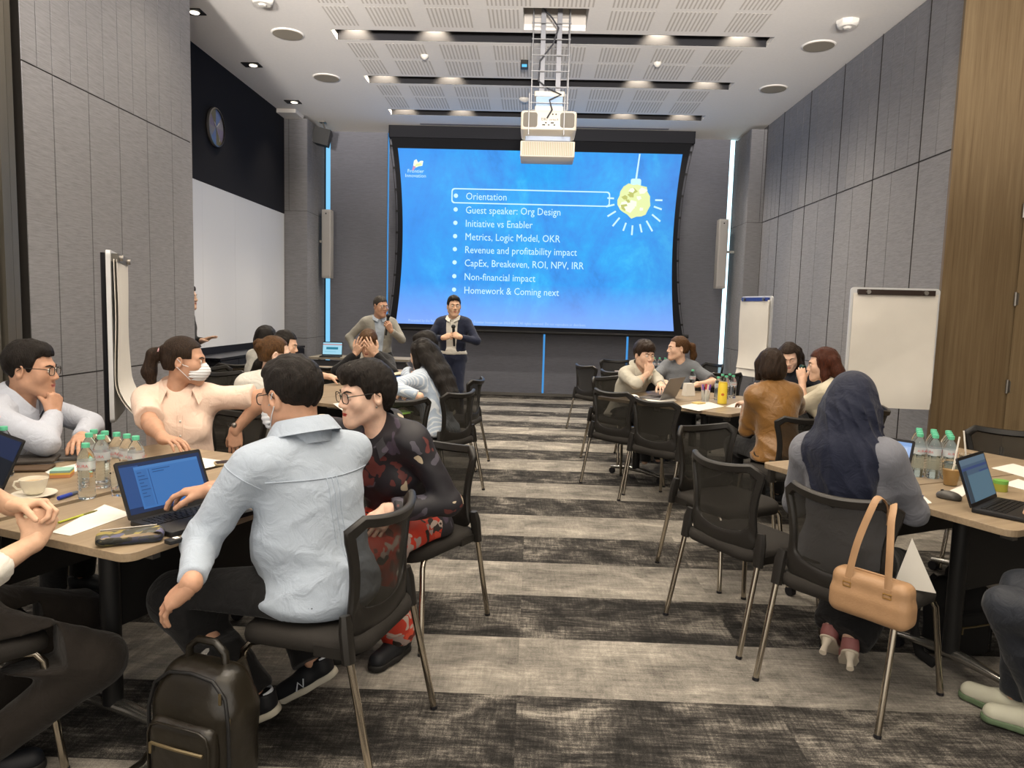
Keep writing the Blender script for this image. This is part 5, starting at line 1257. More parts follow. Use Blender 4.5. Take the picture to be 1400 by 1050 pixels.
# --- woman in the peach shirt
p = Person('woman in a peach short sleeved shirt and face mask, dark ponytail, arm over a chair', -1.97, 4.02, 196, 'b', 'f', s_=1.03, bulk=1.22, lean=8, twist=10, head=(-78, 4, 0), h=.010)
p.arm(0, at(322, 588, 4.05), (1, .1, 1.2), (.02, -.1, -1), (.15, -.9, .1), 'relaxed', lift=False, rest=.3); p.arm(1, on(238, 630, .765), (-.7, .1, -.7), (.75, -.4, 0), (0, 0, 1), 'relaxed')
p.sit(fy=.04); p.skin((2, 2)).eyes().mask().hair('ponytail', H_dark, .0055); p.top(C_peach, 'shirt', 'short', .013, .058, .05, -.09, .008); p.collar(C_peach, w=1.12, gap=1.5, up=.045, fold=.05).front(C_peach, 0, .13, -.2, 4, M_whitep, (.075, .03, .035)); p.bottom(C_blk).shoes(S_blk, S_dk)
w = p.arms[0][1]; g = MB(); f_ = p.arms[0][2][:, 1]; a_ = p.arms[0][2][:, 0]; d_ = p.arms[0][2][:, 2]; c0 = w-f_*.03
g.tube([c0+a_*.032*math.cos(t)+d_*.026*math.sin(t) for t in [2*PI*k/14 for k in range(14)]], .006, 6, closed=True, flat=1.0); wt = g.build('wrist_watch', mat('watch_strap', '#1d1a17', .5), p.root, 60)
g = MB(); g.ball(c0+d_*.030, (.016, .016, .016), 10); g.build('watch_case', M_metal, wt, 60)
# --- woman with tied brown hair
p = Person('woman with tied up brown hair and a white top, seated behind the blue shirt man', -1.78, 4.92, 22, 'd', 'f', s_=1.0, bulk=1.05, lean=12, head=(-62, 6, 0), h=.012)
p.arm(0, (-2.05, 5.75, .78), (-1, -.1, -.3), (.1, 1, 0), (0, 0, 1)); p.arm(1, (-1.75, 5.85, .78), (1, -.1, -.4), (-.1, 1, 0), (0, 0, 1)); p.sit()
p.skin((2, 2)).eyes().hair('bun', H_brown, .006); p.top(C_white, 'blouse', 'short', .016, .064, .05, -.1, .008); p.bottom(C_cream, g=.022, knee=.085, ank=.08).shoes(S_blk, S_dk)
# --- woman in the floral jacket
p = Person('woman with cropped dark hair, spectacles and a dark floral jacket', -.56, 3.30, 156, 'd', 'f', s_=1.06, bulk=1.12, lean=29, twist=-4, head=(128, 6, 0), h=.010)
p.arm(0, (-.58, 2.95, .66), (.9, .3, -.5), (-.3, -.7, -.5), (.5, -.5, .6)); p.arm(1, (-.92, 3.22, .80), (-.6, .5, -.2), (-.7, -.4, 0), (0, 0, 1)); p.leg(0, (-.54, 3.03, .09), world=True); p.leg(1, (-.72, 3.08, .09), world=True)
p.skin().eyes(lips='#a83a30').glasses(r=.0235).hair('crop', H_black, .005); p.top(C_flor, 'jacket', 'long', .016, .058, .05, -.10, .007); p.collar(C_flor, gap=1.3, up=.02, fold=.03); p.bottom(C_red, 'skirt', g=.02, knee=.078, ank=.075).shoes(S_blk, S_dk)
g = MB(); g.ball(p.Hc+p.Rh@np.array((-.078, -.004, -.045))*p.hs, .005, 8); g.build('earring', M_metal, p.root, 60)
# --- round bob and long hair, far left group
p = Person('woman with a round black bob and white blouse at the far left group', -2.88, 7.45, -40, 'c', 'f', lean=16, head=(-25, 8, 0), h=.015, s_=1.0)
p.arm(0, (-2.35, 7.85, .78), (-.6, .5, -.6), None, (0, 0, 1)); p.arm(1, (-2.3, 7.4, .78), (.3, -1, -.5), None, (0, 0, 1)); p.sit(); p.skin((2, 2)).eyes().hair('bob', H_black, .007); p.top(C_white, 'blouse', 'short', .014); p.bottom(C_blk)
p = Person('woman with long black hair and white blouse leaning in, far left group', -2.50, 6.70, -72, 'c', 'f', lean=20, head=(-88, 14, 0), h=.014)
p.arm(0, (-1.95, 7.0, .78), (-.3, .9, -.4), None, (0, 0, 1)); p.arm(1, (-2.02, 6.55, .78), (-.2, -1, -.4), None, (0, 0, 1)); p.sit(); p.skin((2, 2)).eyes().hair('long', H_black, .007); p.top(C_white, 'blouse', 'short', .014); p.bottom(C_blk)
# --- arm from behind the pier
p = Person('person mostly hidden by the left pier, only a reaching hand and profile showing', -3.80, 7.86, -80, 'c', 'm', hz=.90, lean=3, head=(-95, 0, 0), h=.016)
p.arm(0, at(276, 466, 7.86), (-.2, .4, -1), (.9, -.1, .35), (-.3, .1, .9), 'flat'); p.arm(1, (-3.75, 7.55, .85), (-1, -.4, 0)); p.leg(0, (-.09, .02, .09)); p.leg(1, (.09, -.02, .09)); p.skin().eyes().hair('short', H_dark, .007); p.top(C_dsuit, 'jacket', 'long', .014); p.bottom(C_blk).shoes(S_blk, S_dk)
# --- black suit, hands on the head
p = Person('person in a black suit pressing both hands to the forehead, facing the viewer', -1.68, 7.66, 182, 'c', 'm', lean=20, head=(176, 26, 0), h=.012, s_=1.02)
for q_, i_ in ((-1, 0), (1, 1)):
    f_ = unit(p.Rh@np.array((-q_*.45, .05, .85))); t_ = p.Hc+p.Rh@np.array((q_*.055, .125, .035))-f_*.10; p.arm(i_, t_, (q_*1.0, .6, -1), f_, unit(p.Rh@np.array((q_*.25, 1, .1))), 'splay', world=False)
p.sit()
p.skin().eyes().hair('short', H_brown, .006); p.top(C_white, 'shirt', 'none', .010, cut=lambda X, Y, Z: .55-Z+0*X+0*Y); p.collar(C_white, w=.86, up=.040, fold=.02); p.top(C_dsuit, 'suit_jacket', 'long', .017, .056, .043, -.1, .007, open_=(.0, .07, 0)); p.bottom(C_blk)
# --- short dark hair behind the long haired woman
p = Person('person with short tousled black hair and cream shirt beside the long haired woman', -.90, 7.00, 82, 'c', 'm', lean=12, head=(88, 10, 0), h=.013, s_=.98)
p.arm(0, (-1.4, 6.8, .78), (0, -.8, -.6), None, (0, 0, 1)); p.arm(1, (-1.4, 7.1, .78), (0, .8, -.6), None, (0, 0, 1)); p.sit(); p.skin().eyes().hair('tousled', H_black, .006); p.top(C_cream, 'shirt', 'long', .014); p.collar(C_cream); p.bottom(C_blk)
# --- long haired woman, striped shirt
p = Person('woman with very long black hair and pale blue striped shirt at the laptop', -.75, 5.90, 60, 'c', 'f', hz=.505, lean=17, head=(55, 16, 0), h=.011, s_=1.0)
p.arm(0, at(574, 545, 5.56), (-.3, -.8, -.2), (-.9, .3, .1), (-.2, -.4, .9), 'type', rest=.775, lift=False); p.arm(1, at(568, 540, 5.8), (.4, .7, -.5), (-.9, 0, 0), (0, 0, 1), 'type'); p.sit()
p.skin().eyes().hair('longback', H_black, .007); p.top(C_stripe, 'shirt', 'long', .014, .058, .044, -.05, .009); p.collar(C_stripe); p.bottom(C_cream, g=.016)
# --- standing speakers
p = Person('standing man in a grey jacket and spectacles speaking into a microphone', -1.97, 9.30, 200, 'b', 'm', hz=.88, s_=.97, lean=2, head=(226, 6, 0), h=.012)
p.arm(0, at(534, 452, 9.06), (.8, .3, -1), (-.25, -.4, .75), (.5, -.8, .2), 'grip'); p.arm(1, (-2.22, 9.12, .92), (-1, .4, 0), (.1, -.3, -1), (-1, 0, 0)); p.leg(0, (-.10, 0, .09)); p.leg(1, (.10, .03, .09))
p.skin().eyes().glasses(M_metal).hair('buzz', H_grey, .006); p.top(C_blue, 'shirt', 'none', .008); p.collar(C_blue, w=.86, up=.036, fold=.02); p.top(C_grey, 'jacket', 'long', .017, .055, .043, -.14, .006, open_=(.015, .07, 0)); p.bottom(C_blk).shoes(S_blk, S_dk); mic_a = p
p = Person('standing man in a navy suit and white shirt holding a microphone in both hands', -1.02, 9.30, 176, 'a', 'm', hz=.90, s_=.98, lean=1, head=(196, 2, 0), h=.011)
p.arm(0, at(629, 461, 9.04), (1, .2, -.7), (-.85, -.2, .35), (.2, -.8, .5), 'grip'); p.arm(1, at(606, 462, 9.04), (-1, .2, -.7), (.85, -.2, .35), (-.2, -.8, .5), 'grip'); p.leg(0, (-.11, 0, .09)); p.leg(1, (.11, .0, .09))
p.skin().eyes().hair('short', H_black, .006); p.top(C_white, 'shirt', 'none', .008, hem=.02); p.collar(C_white, w=.86, up=.038, fold=.02); p.top(C_navy, 'suit_jacket', 'long', .018, .056, .043, -.15, .005, open_=(.055, .075, 0)); p.bottom(C_navy, g=.012, top=.10, wr=.004).shoes(S_blk, S_dk); mic_b = p
# --- right side, middle table
p = Person('young man in a pale shirt with his hand to his mouth, at the silver laptop', .93, 7.34, -140, 'c', 'm', lean=27, twist=0, head=(206, 8, 0), h=.011)
p.arm(1, p.Hc+p.Rh@np.array((.03, .135, -.165)), (.4, .5, -1), unit(p.Rh@np.array((-.3, 0, 1))), unit(p.Rh@np.array((.4, 1, 0))), 'fist', world=False, rest=.742); p.arm(0, at(906, 534, 6.72), (1, .2, -.2), (.1, -.95, -.15), (.1, -.2, .9), 'type', rest=.765); p.sit()
p.skin((0, 1)).eyes().hair('tousled', H_dark, .006); p.top(C_pgrey, 'shirt', ('long', 'roll'), .015, .057, .043, -.1, .009); p.collar(C_pgrey).front(C_pgrey, 0, .14, -.2, 5, M_whitep); p.bottom(C_blk)
p = Person('woman with a brown ponytail and grey top turned in profile behind the silver laptop', 1.60, 7.84, 150, 'c', 'f', lean=12, head=(98, 2, 0), h=.012)
p.arm(0, (1.66, 7.36, .79), (.8, .3, -.5), None, (0, 0, 1)); p.arm(1, (1.36, 7.42, .79), (-.8, .3, -.5), None, (0, 0, 1)); p.sit(); p.skin((2, 2)).eyes().hair('ponytail', H_brown, .006); p.top(cloth_mat('top_grey', '#6a6e74'), 'top', 'short', .014); p.bottom(C_blk)
p = Person('woman with a dark brown bob in a mustard satin blouse, back to the viewer', 1.80, 5.28, 14, 'c', 'f', lean=14, side=-3, head=(8, 10, 0), h=.0085, s_=1.0, bulk=1.05)
p.arm(0, at(1022, 552, 5.58), (-.2, -.5, -1), (-.2, .9, 0), (0, 0, 1), 'relaxed', lift=False); p.arm(1, (1.98, 5.85, .80), (.3, -.4, -1), (-.6, .7, 0), (0, 0, 1)); p.sit()
p.skin().eyes().hair('bob', H_dark, .0055); p.top(C_must, 'blouse', 'long', .020, .056, .045, -.10, .012, fq=30); p.bottom(C_blk, g=.015).shoes(S_blk, S_dk)
p = Person('woman with dark hair tied back, looking down with a smile, in a dark top', 2.52, 7.16, 152, 'd', 'f', lean=12, head=(158, 24, 6), h=.012)
p.arm(0, (2.55, 6.7, .80), (.9, .2, -.5), None, (0, 0, 1)); p.arm(1, (2.28, 6.85, .80), (-.9, .2, -.5), None, (0, 0, 1)); p.sit(); p.skin().eyes(closed=True).hair('long', H_dark, .0055); p.top(C_top, 'top', 'long', .014); p.bottom(C_blk)
p = Person('woman with long reddish brown hair and a cream short sleeved top holding a dark can', 2.42, 5.76, 62, 'c', 'f', lean=14, head=(72, 8, 0), h=.011)
p.arm(0, at(1097, 520, 5.98), (-.2, -.4, -1), (-.1, .35, .95), (-.2, -.75, -.3), 'grip'); p.arm(1, (1.98, 6.12, .86), (.2, .7, -.7), (-.9, .3, .2), (.1, .2, -.9), 'hold'); p.sit()
p.skin((2, 2)).eyes().hair('long', H_red, .006); p.top(C_cream, 'top', 'short', .016, .062, .05, -.1, .006); p.bottom(C_blk).shoes(S_blk, S_dk); can_p = p
# --- woman in the navy headscarf
p = Person('woman in a navy headscarf and blue-grey tunic seen from behind at the right front', 1.335, 3.03, -46, 'c', 'f', s_=.99, bulk=1.18, lean=4, side=-4, head=(-30, 8, 0), h=.009)
p.arm(0, (1.385, 3.36, .79), (-.35, .1, -1), (.8, .6, 0), (0, 0, 1), 'type', lift=False); p.arm(1, (1.52, 3.22, .79), (.5, -.6, -.75), (.65, .75, 0), (0, 0, 1), 'type', lift=False); p.leg(0, (1.36, 3.15, .150), (-.1, 1, .6), 10, -42, world=True); p.leg(1, (1.40, 3.06, .135), (.1, 1, .6), 25, -42, world=True)
p.skin().eyes(); p.top(C_den, 'tunic', 'long', .016, .062, .047, -.11, .008, fq=28); p.bottom(C_blk, 'skirt', g=.022, knee=.088, ank=.085); hij = p
f = Field(); H = lambda q: hij.Hc+hij.Rh@np.array(q)*hij.hs; Nn = hij.N
f.ell(H((0, -.018, .022)), (.100, .122, .116), hij.Rh, .03); f.ell(H((0, -.03, -.07)), (.104, .108, .10), hij.Rh, .05); f.cone(H((0, -.05, -.06)), Nn+hij.Ru@np.array((0, -.035, -.02)), .105, .115, .06)
f.ell(Nn+hij.Ru@np.array((0, -.02, -.05)), (.185, .130, .10), hij.Ru, .06); f.ell(Nn+hij.Ru@np.array((.02, -.075, -.16)), (.135, .075, .13), hij.Ru, .06); f.ell(Nn+hij.Ru@np.array((-.03, .06, -.10)), (.14, .085, .12), hij.Ru, .06)
f.ell(H((0, .115, -.012)), (.056, .07, .082), hij.Rh, .02, op=-1)
def hdis(P):
    x, y, z = hij.lcl()(*P); r = np.arctan2(x, -y); w = np.clip((.08-z)/.12, 0, 1)
    a = np.sin(r*7+z*16+2*np.sin(z*9+r*2)); b_ = np.sin(x*38+z*30+2.5*np.sin(z*14)); return -.0075*w*(1-np.abs(a))**2*1.4-.005*w*(1-np.abs(b_))**2+.002
f.disp = hdis; V, Q = f.mesh(.0065, .02); np_obj('headscarf', [(smooth_mesh(V, Q, 1, .5), Q, 0)], C_hij, hij.root)
# --- person at the right edge, legs only in view
p = Person('person at the right edge in dark slate trousers and green soled pale shoes', 2.00, 2.28, 36, 'a', 'm', lean=12, head=(20, 10, 0), h=.011)
p.arm(0, on(1398, 690, .775)+Vector((.06, -.12, 0)), (-.8, -.4, -.4), (-.4, .9, 0), (0, 0, 1), 'type'); p.arm(1, (2.2, 2.85, .775), (.9, -.1, -.4), (-.2, .9, 0), (0, 0, 1), 'type')
p.leg(0, on(1430, 975, .09), (-.2, 1, 1), 22, world=True); p.leg(1, (.16, .42, .09), (.1, 1, 1)); p.skin().eyes().hair('short', H_black); p.top(C_dsuit, 'jacket', 'long', .016); p.bottom(C_slate, g=.014, wr=.010); p.shoes(mat('shoe_pale', '#b8b7a6', .6), mat('sole_green', '#5c6f54', .6))
# ------------------------------------------------------------------ things on the tables
ZT = .736
M_lap = mat('laptop_black', '#1b1b1d', .45); M_lapg = mat('laptop_grey', '#8b8b8e', .3, .7); M_key = mat('laptop_keys', '#0e0e10', .5); M_keyg = mat('key_legend', '#5d5b58', .6)
def screen_mat(name, bg, panel, s=1.0):
    m = bpy.data.materials.new(name); nt, b = nodes_of(m); N, L = nt.nodes, nt.links
    v = coords(N, L, 'UV') if False else coords(N, L, 'Generated'); n = noise(N, L, v, 3, 3); L.new(ramp(N, L, n, [(.4, bg), (.65, panel)]), b.inputs['Emission Color'])
    b.inputs['Base Color'].default_value = (.01, .01, .012, 1); b.inputs['Emission Strength'].default_value = s; b.inputs['Roughness'].default_value = .15; return m
def laptop(label, p, deg, w=.33, d=.225, tilt=22, body=None, bg='#2e4a78', fg=None, name='laptop', h=.205, lay=(), back=False, kind='laptop'):
    t = thing(name, label, kind, (p[0], p[1], ZT), D2R(deg)); body = body or M_lap
    g = MB(); g.rbox((0, -d/2, .009), (w, d, .017), .012, None, .003); b_ = g.build('base', body, t, 40)
    g = MB()
    for r in range(5):
        n = 14-(r % 2)
        for k in range(n): g.box((-.42*w+.84*w*(k+.5)/n, -.035-.0185*r, .0185), (.84*w/n*.82, .0148, .003))
    g.build('keyboard', M_key, t); g = MB(); g.rbox((0, -d*.79, .0178), (.10, .055, .001), .004); g.build('touchpad', M_key, t)
    R_ = Matrix.Translation((0, 0, .016))@Matrix.Rotation(D2R(-tilt), 4, 'X')
    g = MB(); g.prism(rrect(w, h, .008), -.003, .004, R_@Matrix.Translation((0, .0, h/2))@XZ); l_ = g.build('lid', body, t, 40)
    def quad(x0, x1, z0, z1, m, y=-.0046, nm='screen'):
        g = MB(); g.add([R_@Vector(q) for q in ((x0, y, z0), (x1, y, z0), (x1, y, z1), (x0, y, z1))], [(0, 1, 2, 3)]); return g.build(nm, m, l_)
    quad(-w*.47, w*.47, .016, h-.012, emat('scr_'+bg[1:], bg, .8))
    for k, (x0, x1, z0, z1, c) in enumerate(lay): quad(-w*.47+w*.94*x0, -w*.47+w*.94*x1, .016+(h-.028)*z0, .016+(h-.028)*z1, emat('scr_'+c[1:], c, .8), -.0050-.0003*k, 'window')
    return t
pa, pb = on(184, 713, ZT+.01), on(286, 688, ZT+.01); m_ = (pa+pb)/2; hd = pb-pa
lines = tuple((.27, .27+.1*((k*7) % 5+3)/4, .80-.085*k, .83-.085*k, '#33527f') for k in range(1))
laptop('open black laptop with a blue window on screen before the blue shirt man', m_, math.degrees(A(hd.y, hd.x)), .335, .23, 24, M_lap, '#1d3157', lay=((.0, .22, .12, .95, '#2c4f86'), (.16, .96, .06, .92, '#3f74b4'), (.16, .96, .86, .92, '#4a7fbd'), (.18, .30, .10, .84, '#3b6dab'), (.32, .33, .10, .84, '#2d5791'))+tuple((.185, .185+.05+.03*(k % 3), .78-.07*k, .795-.07*k, '#274a7c') for k in range(8))+((.36, .58, .80, .815, '#274a7c'), (.36, .50, .75, .765, '#274a7c')))
laptop('open laptop with a bright white screen in front of the headscarf woman', (1.63, 3.48), -50, .33, .22, 16, M_lap, '#a9c3ee', lay=((.0, 1, .90, 1, '#8fb0e2'), (.05, .95, .1, .86, '#c3d6f6'), (.1, .9, .70, .73, '#8fa9e0'), (.1, .8, .60, .63, '#9fb6e6'), (.1, .9, .40, .50, '#8fb8f0'), (.1, .7, .25, .28, '#9fb6e6')))
pa, pb = on(1327, 697, ZT+.01), on(1367, 679, ZT+.01); hd = pb-pa; m_ = pa+hd.normalized()*.16
laptop('open black laptop with a grey screen at the right edge, by the mouse', m_, math.degrees(A(hd.y, hd.x)), .32, .225, 20, M_lap, '#4a5c70', lay=((0, 1, .86, 1, '#5d7080'), (0, 1, .74, .80, '#3c4a72'), (.62, 1, .62, .66, '#3c4a72'), (.14, 1, .0, .62, '#56707f'), (0, .14, .0, .74, '#39434c')))
pe = on(3, 673, ZT+.01); laptop('open black laptop cut by the left edge, beside the coffee cup', (pe.x-.125, pe.y+.095), -37, .32, .22, 24, M_lap, '#141a24', lay=((.0, 1, .55, 1, '#1d2a4a'),))
laptop('open silver laptop seen from behind its lid, used by the young man', (1.24, 6.62), -127, .31, .215, 24, M_lapg, '#5a6f94')
pa, pb = on(528, 547, ZT+.01), on(559, 542, ZT+.01); hd = pb-pa
laptop('open tablet laptop with a white window, used by the long haired woman', (pa+pb)/2, math.degrees(A(hd.y, hd.x)), .26, .19, 18, M_lap, '#23467e', lay=((.0, 1, .9, 1, '#3d68a8'), (.42, .92, .30, .82, '#a9bfe0'), (.42, .92, .76, .82, '#8fa9d0'), (.15, .22, .4, .5, '#5f86c0')), h=.19)
lg = laptop('small laptop with a bright blue page on the presenter desk', (-3.0, 10.86), 4, .30, .2, 12, M_lap, '#a8dff4', lay=((.0, 1, .80, .88, '#c9817e'), (.18, .80, .42, .62, '#2c7f98'), (.10, .7, .2, .24, '#7fc3dd')))
t = thing('document_camera_box', 'black box standing on the presenter desk beside the laptop', 'box', (-2.43, 10.9, ZT)); g = MB(); g.rbox((0, 0, .06), (.22, .16, .12), .01, None, .004); g.build('case', M_plast, t, 40); g = MB(); g.box((0, -.0, .123), (.21, .15, .006)); g.build('lid', M_lap, t)

# --- water bottles
M_pet = mat('bottle_clear', '#eef4f6', .04, trans=1.0, ior=1.22); M_cap = mat('cap_green', '#5fb995', .45); M_label = mat('label_clear', '#dfe6ea', .3, alpha=.45); M_red = mat('label_red', '#b03a3f', .5)
def make_bottle():
    t = thing('water_bottle', 'clear water bottle with a green cap', 'bottle', (0, 0, 0))
    pr_ = [(.024, 0), (.0295, .004), (.031, .012)]
    for k in range(7): z = .018+.013*k; pr_ += [(.0305, z), (.0290, z+.0055), (.0305, z+.011)]
    pr_ += [(.0315, .115), (.0315, .150), (.0300, .160), (.024, .178), (.0155, .193), (.0125, .197), (.0125, .203)]
    g = MB(); g.lathe(pr_, 20, None); g.build('bottle_body', M_pet, t, 50)
    g = MB(); g.lathe([(.0318, .116), (.0318, .149)], 20, None, False, False); l_ = g.build('label', M_label, t, 60)
    for a in (-95, 25, 145):
        text_mesh('AURA', .016, (0, 0, 0), M_red, l_, 'lettering', 'CENTER', Matrix.Rotation(D2R(a+90), 4, 'Z')@Matrix.Translation((0, -.0330, .127))@XZ)
    g = MB(); g.lathe([(.0145, .199), (.0148, .212), (.0140, .2155), (.004, .2165)], 18); g.build('cap', M_cap, t, 40); return t
bot0 = make_bottle(); _bf = [True]
def bottle(p, label, group=None, rz=0):
    if _bf[0]: _bf[0] = False; bot0.location = (p[0], p[1], ZT); bot0['label'] = label; bot0.rotation_euler = (0, 0, rz); tag(bot0, None, None, group); return bot0
    return dup(bot0, (p[0], p[1], ZT), rz, label, group)
GL = 'water bottles clustered on the left front table'
BL = ((117, 606, 'water bottle standing nearest the viewer in the cluster on the left front table'), (124, 592, 'water bottle at the left rear of the cluster on the left front table'), (132, 588, 'water bottle at the very back of the cluster on the left front table'), (138, 595, 'water bottle in the middle of the cluster, right behind the nearest one'), (144, 590, 'water bottle behind the middle one in the cluster on the left front table'), (156, 591, 'water bottle third from the right end of the left front cluster'), (170, 593, 'water bottle second from the right end of the left front cluster'), (185, 596, 'water bottle at the right end of the left front cluster, beside the peach shirt'))
bp = [on(u, v, ZT+.215) for u, v, _l in BL]
for _it in range(60):
    for a_ in range(len(bp)):
        for b_ in range(a_):
            dv = bp[a_]-bp[b_]; dv.z = 0; L_ = dv.length
            if L_ < .066: dv = dv.normalized()*(.0662-L_)/2; bp[a_] += dv; bp[b_] -= dv
for (u, v, lb), q in zip(BL, bp): bottle(q, lb, GL, u*.7)
bottle(on(5, 583, ZT+.215), 'water bottle standing alone at the left edge behind the black laptop')
q = on(163, 677, ZT); t = thing('drinking_glass', 'small clear tumbler behind the open black laptop', 'glass', (q.x, q.y, ZT)); g = MB(); g.lathe([(.025, 0), (.032, .09)], 18, None, True, False); g.build('tumbler', M_pet, t, 50)
q0 = on(1270, 652, ZT); k = 0; RWN = ('front', 'second', 'third', 'rear'); CLN = ('left', 'middle', 'right')
for r in range(4):
    for c in range(3):
        q = q0+Vector(vR)*0 if False else None
        pos = (q0.x+(c-.8)*.066*.9+(r-.3)*.066*.43, q0.y-(c-.8)*.066*.43+(r-.3)*.066*.9)
        bottle(pos, 'water bottle in the block beside the iced coffee, %s row, %s' % (RWN[r], CLN[c]), 'block of water bottles at the right front', r*1.3+c)
for i_, (u, v) in enumerate(((982, 552), (993, 550), (1003, 549), (988, 547), (998, 546))):
    q = on(u, v-3, ZT); bottle((q.x+.02, q.y+.12), 'water bottle behind the yellow can, %s' % ('left front', 'centre front', 'right front', 'left rear', 'right rear')[i_], 'water bottles behind the yellow can')
for i_, x in enumerate((1.55, 1.62, 1.69)): bottle((x, 9.35), 'water bottle between the two heads, on the far right table, %s' % ('left one', 'middle one', 'right one')[i_], 'water bottles on the far right table')
bottle(on(946, 534, ZT), 'single water bottle behind the silver laptop lid')
bottle((-2.15, 6.83), 'water bottle beside the tied up brown hair of the seated woman')

# --- cup and saucer, notes, pens, papers
q = on(47, 679, ZT); t = thing('coffee_cup', 'white cup of coffee on its saucer at the left table', 'cup', (q.x, q.y, ZT+.012))
g = MB(); g.lathe([(.026, 0), (.034, .008), (.044, .035), (.049, .060), (.0465, .060), (.042, .036), (.032, .010), (.0, .008)], 28, None, True, False); g.build('cup_body', mat('porcelain', '#dcd6c6', .25), t, 60)
g = MB(); g.tube([(-.044, -.012, .05), (-.062, -.018, .048), (-.066, -.02, .034), (-.055, -.016, .02), (-.04, -.012, .018)], .0045, 8); g.build('handle', MATS['porcelain'], t, 60)
g = MB(); g.lathe([(.0, .046), (.045, .046)], 24, None, False, False); g.build('coffee', mat('coffee', '#a98e6a', .3), t)
t = thing('saucer', 'white saucer under the coffee cup', 'saucer', (q.x, q.y, ZT)); g = MB(); g.lathe([(.035, 0), (.045, .004), (.078, .013), (.077, .016), (.044, .009), (0, .008)], 32, None, True, False); g.build('dish', MATS['porcelain'], t, 60)
q = on(-6, 689, ZT); t = thing('crumpled_napkin', 'crumpled white napkin beside the saucer', 'napkin', (q.x, q.y, ZT+.004)); f = Field()
for k in range(5): f.ell((.025*math.cos(k*2.1)+.02*k-.04, .02*math.sin(k*1.7), .012+.006*(k % 2)), (.022, .015, .012), None, .010)
f.disp = lambda P: .003*wnoise(P, 120, 5); f.cut(lambda X, Y, Z: -.002-Z+0*X+0*Y); V, Q = f.mesh(.004, .006); np_obj('napkin', [(V, Q, 0)], M_paper, t)
q = on(85, 651, ZT); t = thing('sticky_note_block', 'block of sticky notes layered green, yellow and orange', 'sticky notes', (q.x, q.y, ZT), .35)
for k, (c, z0, z1) in enumerate((('#c98b5e', 0, .014), ('#dfc04f', .014, .022), ('#87a7a2', .022, .027), ('#8fb7a8', .027, .032))):
    g = MB(); g.b2((-.038, -.038, z0), (.038, .038, z1)); g.build('note_layer', mat('note_'+c[1:], c, .8), t)
def pen(a, b, r, m, label, cap=None, kind='pen', name='marker_pen', z=None):
    pa, pb = on(a[0], a[1], ZT), on(b[0], b[1], ZT); t = thing(name, label, kind, (pa.x, pa.y, ZT+r)); d = pb-pa; d.z = 0; L_ = d.length; d.normalize()
    g = MB(); g.tube([(0, 0, 0), d*L_*.62], r, 10); g.build('barrel', m, t, 40)
    g = MB(); g.tube([d*L_*.62, d*L_*.9, d*L_], [r*.95, r*.9, r*.4], 10); g.build('tip', cap or m, t, 40); return t
pen((80, 684), (107, 675), .008, mat('marker_blue', '#2b3f9c', .4), 'thick blue marker lying beside the nearest water bottle', mat('marker_grey', '#5d6470', .4))
pen((80, 716), (133, 699), .0038, mat('pencil_green', '#a9b03a', .5), 'yellow green pencil lying on the white paper', mat('pencil_tip', '#6d6a35', .6), 'pencil', 'pencil')
pen((1258, 688), (1262, 678), .004, mat('pen_navy', '#27305e', .4), 'navy pen on the paper beside the headscarf woman')
def paper(px, label, group='sheets of paper on the tables', z=0.0):
    P_ = [on(u, v, ZT) for u, v in px]; c = sum(P_, Vector())/len(P_); t = thing('paper_sheet', label, 'paper', (c.x, c.y, ZT+z), 0, group)
    pts = [(p.x-c.x, p.y-c.y) for p in P_]; ar = sum(pts[i-1][0]*pts[i][1]-pts[i][0]*pts[i-1][1] for i in range(len(pts)))
    if ar < 0: pts = pts[::-1]
    g = MB(); g.prism(pts, .0, .0012); g.build('sheet', M_paper, t); return t
paper([(70, 728), (96, 733), (181, 703), (143, 690)], 'white sheet with a pencil on it at the near edge of the left front table')
paper([(60, 644), (106, 634), (120, 641), (72, 652)], 'white sheet partly under the sticky note block')
paper([(255, 638), (268, 625), (318, 632), (270, 643)], 'white sheet at the far edge of the left front table, beside the phone')
paper([(284, 676), (330, 660), (345, 674), (296, 692)], 'white sheet between the black laptop and the blue shirt')
paper([(455, 552), (520, 545), (528, 555), (470, 563)], 'white sheet left of the tablet laptop on the middle left table', z=.001)
paper([(470, 570), (500, 556), (545, 560), (520, 574)], 'white sheet nearest the handbag chair on the middle left table', z=.003)
paper([(925, 556), (965, 548), (990, 556), (955, 562)], 'white sheet at the near edge of the middle right table')
paper([(880, 545), (915, 541), (925, 548), (890, 550)], 'white sheet under the young man\'s laptop')
paper([(992, 556), (1008, 550), (1024, 553), (1012, 558)], 'white sheet at the mustard woman\'s hand')
paper([(1236, 694), (1248, 670), (1258, 674), (1274, 688)], 'white sheet with a pen beside the headscarf woman\'s laptop')
paper([(1296, 672), (1318, 662), (1330, 668), (1316, 679)], 'white sheet behind the computer mouse')
paper([(1355, 640), (1385, 634), (1420, 644), (1412, 656)], 'white sheet at the far right of the right front table')
paper([(1370, 662), (1392, 655), (1420, 665), (1400, 670)], 'small white sheet with a green stripe by the laptop at the right edge')
paper([(300, 543), (326, 539), (338, 543), (312, 548)], 'white sheet on the table between the two women in white')
